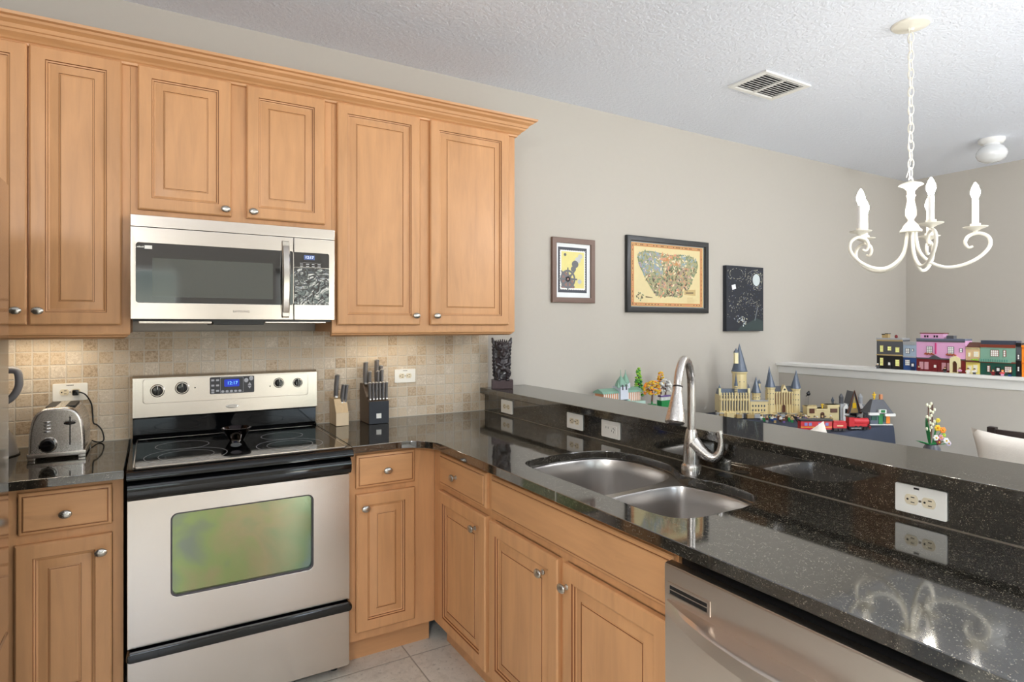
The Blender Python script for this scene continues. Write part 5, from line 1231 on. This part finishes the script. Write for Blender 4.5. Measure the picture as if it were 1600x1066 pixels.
# ---------------------------------------------------------------- dining table, chair, pillows, flowers
DW = M('espresso_wood', (44, 34, 32), .4, var=.15)
tb = thing('dining_table', 'dark wooden dining table below the chandelier, behind the bar', 'table', (3.10, -1.75, 0))
MB().box(2.70, -2.45, .720, 3.42, -1.28, .752, .004).build('tabletop', DW, tb)
for x in (2.76, 3.36):
    for y in (-2.39, -1.34): MB().box(x - .03, y - .03, 0, x + .03, y + .03, .72, .002).build('leg', DW, tb)
cc = thing('dining_chair', 'dark wooden dining chair with square posts at the far side of the table', 'chair', (3.60, -1.88, 0))
MB().box(3.36, -2.11, .42, 3.76, -1.66, .455, .006).build('seat', DW, cc)
for x in (3.38, 3.735):
    for y in (-2.09, -1.68):
        z1 = .886 if x > 3.5 else .42; MB().box(x - .018, y - .018, 0, x + .018, y + .018, z1, .004).build('leg' if x < 3.5 else 'back_post', DW, cc)
for z in (.815, .66, .54): MB().box(3.725, -2.08, z, 3.748, -1.69, z + .060, .003).build('back_slat', DW, cc)
def pillow(name, label, loc, rx, rz, w_, h_, t_, tilt=0):
    mb = MB(); n = 16; g = []
    def pt(i, j, s_):
        u = i / n * 2 - 1; v = j / n * 2 - 1; e = (1 - u ** 4) * (1 - v ** 4)
        pin = 1 - .10 * (1 - abs(v) ** 2) * abs(u) ** 3 ; pin2 = 1 - .10 * (1 - abs(u) ** 2) * abs(v) ** 3
        return (u * w_ / 2 * pin, s_ * t_ / 2 * max(0, e) ** .55, v * h_ / 2 * pin2)
    b = bmesh.new(); F = {}; 
    for s_ in (-1, 1):
        for i in range(n + 1):
            for j in range(n + 1):
                edge = i in (0, n) or j in (0, n)
                if edge and s_ == 1: F[(i, j, 1)] = F[(i, j, -1)]; continue
                F[(i, j, s_)] = b.verts.new(pt(i, j, s_))
        for i in range(n):
            for j in range(n):
                b.faces.new([F[(i, j, s_)], F[(i + 1, j, s_)], F[(i + 1, j + 1, s_)], F[(i, j + 1, s_)]])
    mb.add(b); o = mb.build(name, M('pillow_cotton', (232, 224, 214), .9, var=.05, bump=.5, bs=160), None, sharp=80)
    o.location = loc; o.rotation_euler = (rx, tilt, rz); return tag(o, label, 'pillow')
pillow('throw_pillow', 'off-white woven pillow leaning on the dark dining chair', (3.62, -1.88, .675), R(12), R(-90), .46, .44, .12)
bn = thing('dining_bench', 'dark bench at the far end of the dining table', 'bench', (3.02, -1.16, 0))
MB().box(2.80, -1.26, .42, 3.30, -1.06, .455, .004).build('seat', DW, bn)
for x in (2.83, 3.27):
    for y in (-1.23, -1.11): MB().box(x - .018, y - .018, 0, x + .018, y + .018, .42).build('leg', DW, bn)
pillow('throw_pillow', 'white pillow corner showing before the red toy carriage', (3.02, -1.15, .680), 0, R(-31), .33, .33, .09, R(-26))
fv = thing('toy_brick_flowers', 'toy brick flower arrangement with white buds and green leaves on the dining table', 'flowers', (3.235, -1.63, .7525), -YAW)
rnd = random.Random(5)
mb = MB(); mb.lathe([(0, 0), (.030, 0), (.040, .03), (.034, .07), (.026, .085), (0, .085)], 20); lb(mb, 'vase', DG, fv)
for dx, top in ((-.018, .272), (.002, .278), (-.006, .265)):
    mb = MB(); mb.tube([(-.008, 0, .08), (dx, 0, .18), (dx * 1.0 + .002, 0, top)], .0028, 7); stem = lb(mb, 'stem', BRN, fv)
    mb = MB(); 
    for k in range(5): mb.ell((dx + (.008 if k % 2 else -.007), -.003, top - k * .028), (.0055, .0055, .0085), 8, 6)
    lb(mb, 'bud', BR('bud', (240, 240, 214)), stem)
for a, l_, z in ((-.3, .16, .9), (PI - .3, .07, .3), (PI + .2, .05, .25), (.4, .05, .3)):
    mb = MB(); 
    p0 = Vector((-.01, 0, .085)); p1 = p0 + Vector((-.012 * (1 if z > .5 else 5) if z > .5 else math.cos(a) * l_ * .6, 0, l_ * z * .6)); p2 = p0 + Vector(((-.018) if z > .5 else math.cos(a) * l_, 0, l_ * z * .9))
    mb.tube(spline([p0, p1, p2], 4), [.006, .010, .013, .014, .013, .010, .007, .004, .001][:9], 8, flat=.25); lb(mb, 'leaf', GRN, fv)
for x, z, r, m in ((.022, .200, .011, BR('soft_yellow', (226, 206, 70))), (.020, .165, .015, YEL), (.045, .155, .015, ORG), (.012, .118, .014, WHT), (.035, .120, .013, BR('rose', (214, 140, 160))), (.060, .105, .014, WHT), (.050, .130, .010, LIM), (.025, .098, .013, DRED), (.072, .092, .012, BR('lilac', (210, 200, 226)))):
    mb = MB()
    for k in range(6): mb.ell((x + r * .6 * math.cos(k * PI / 3), -.01, z + r * .6 * math.sin(k * PI / 3)), (r * .45, r * .3, r * .45), 8, 5)
    mb.mi = 1; mb.ell((x, -.014, z), r * .3, 8, 5); lb(mb, 'bloom', [m, YEL if m is not YEL else ORG], fv)
    mb = MB(); mb.tube([(0, 0, .08), (x, -.006, z)], .002, 6); lb(mb, 'bloom_stem', GRN, fv)
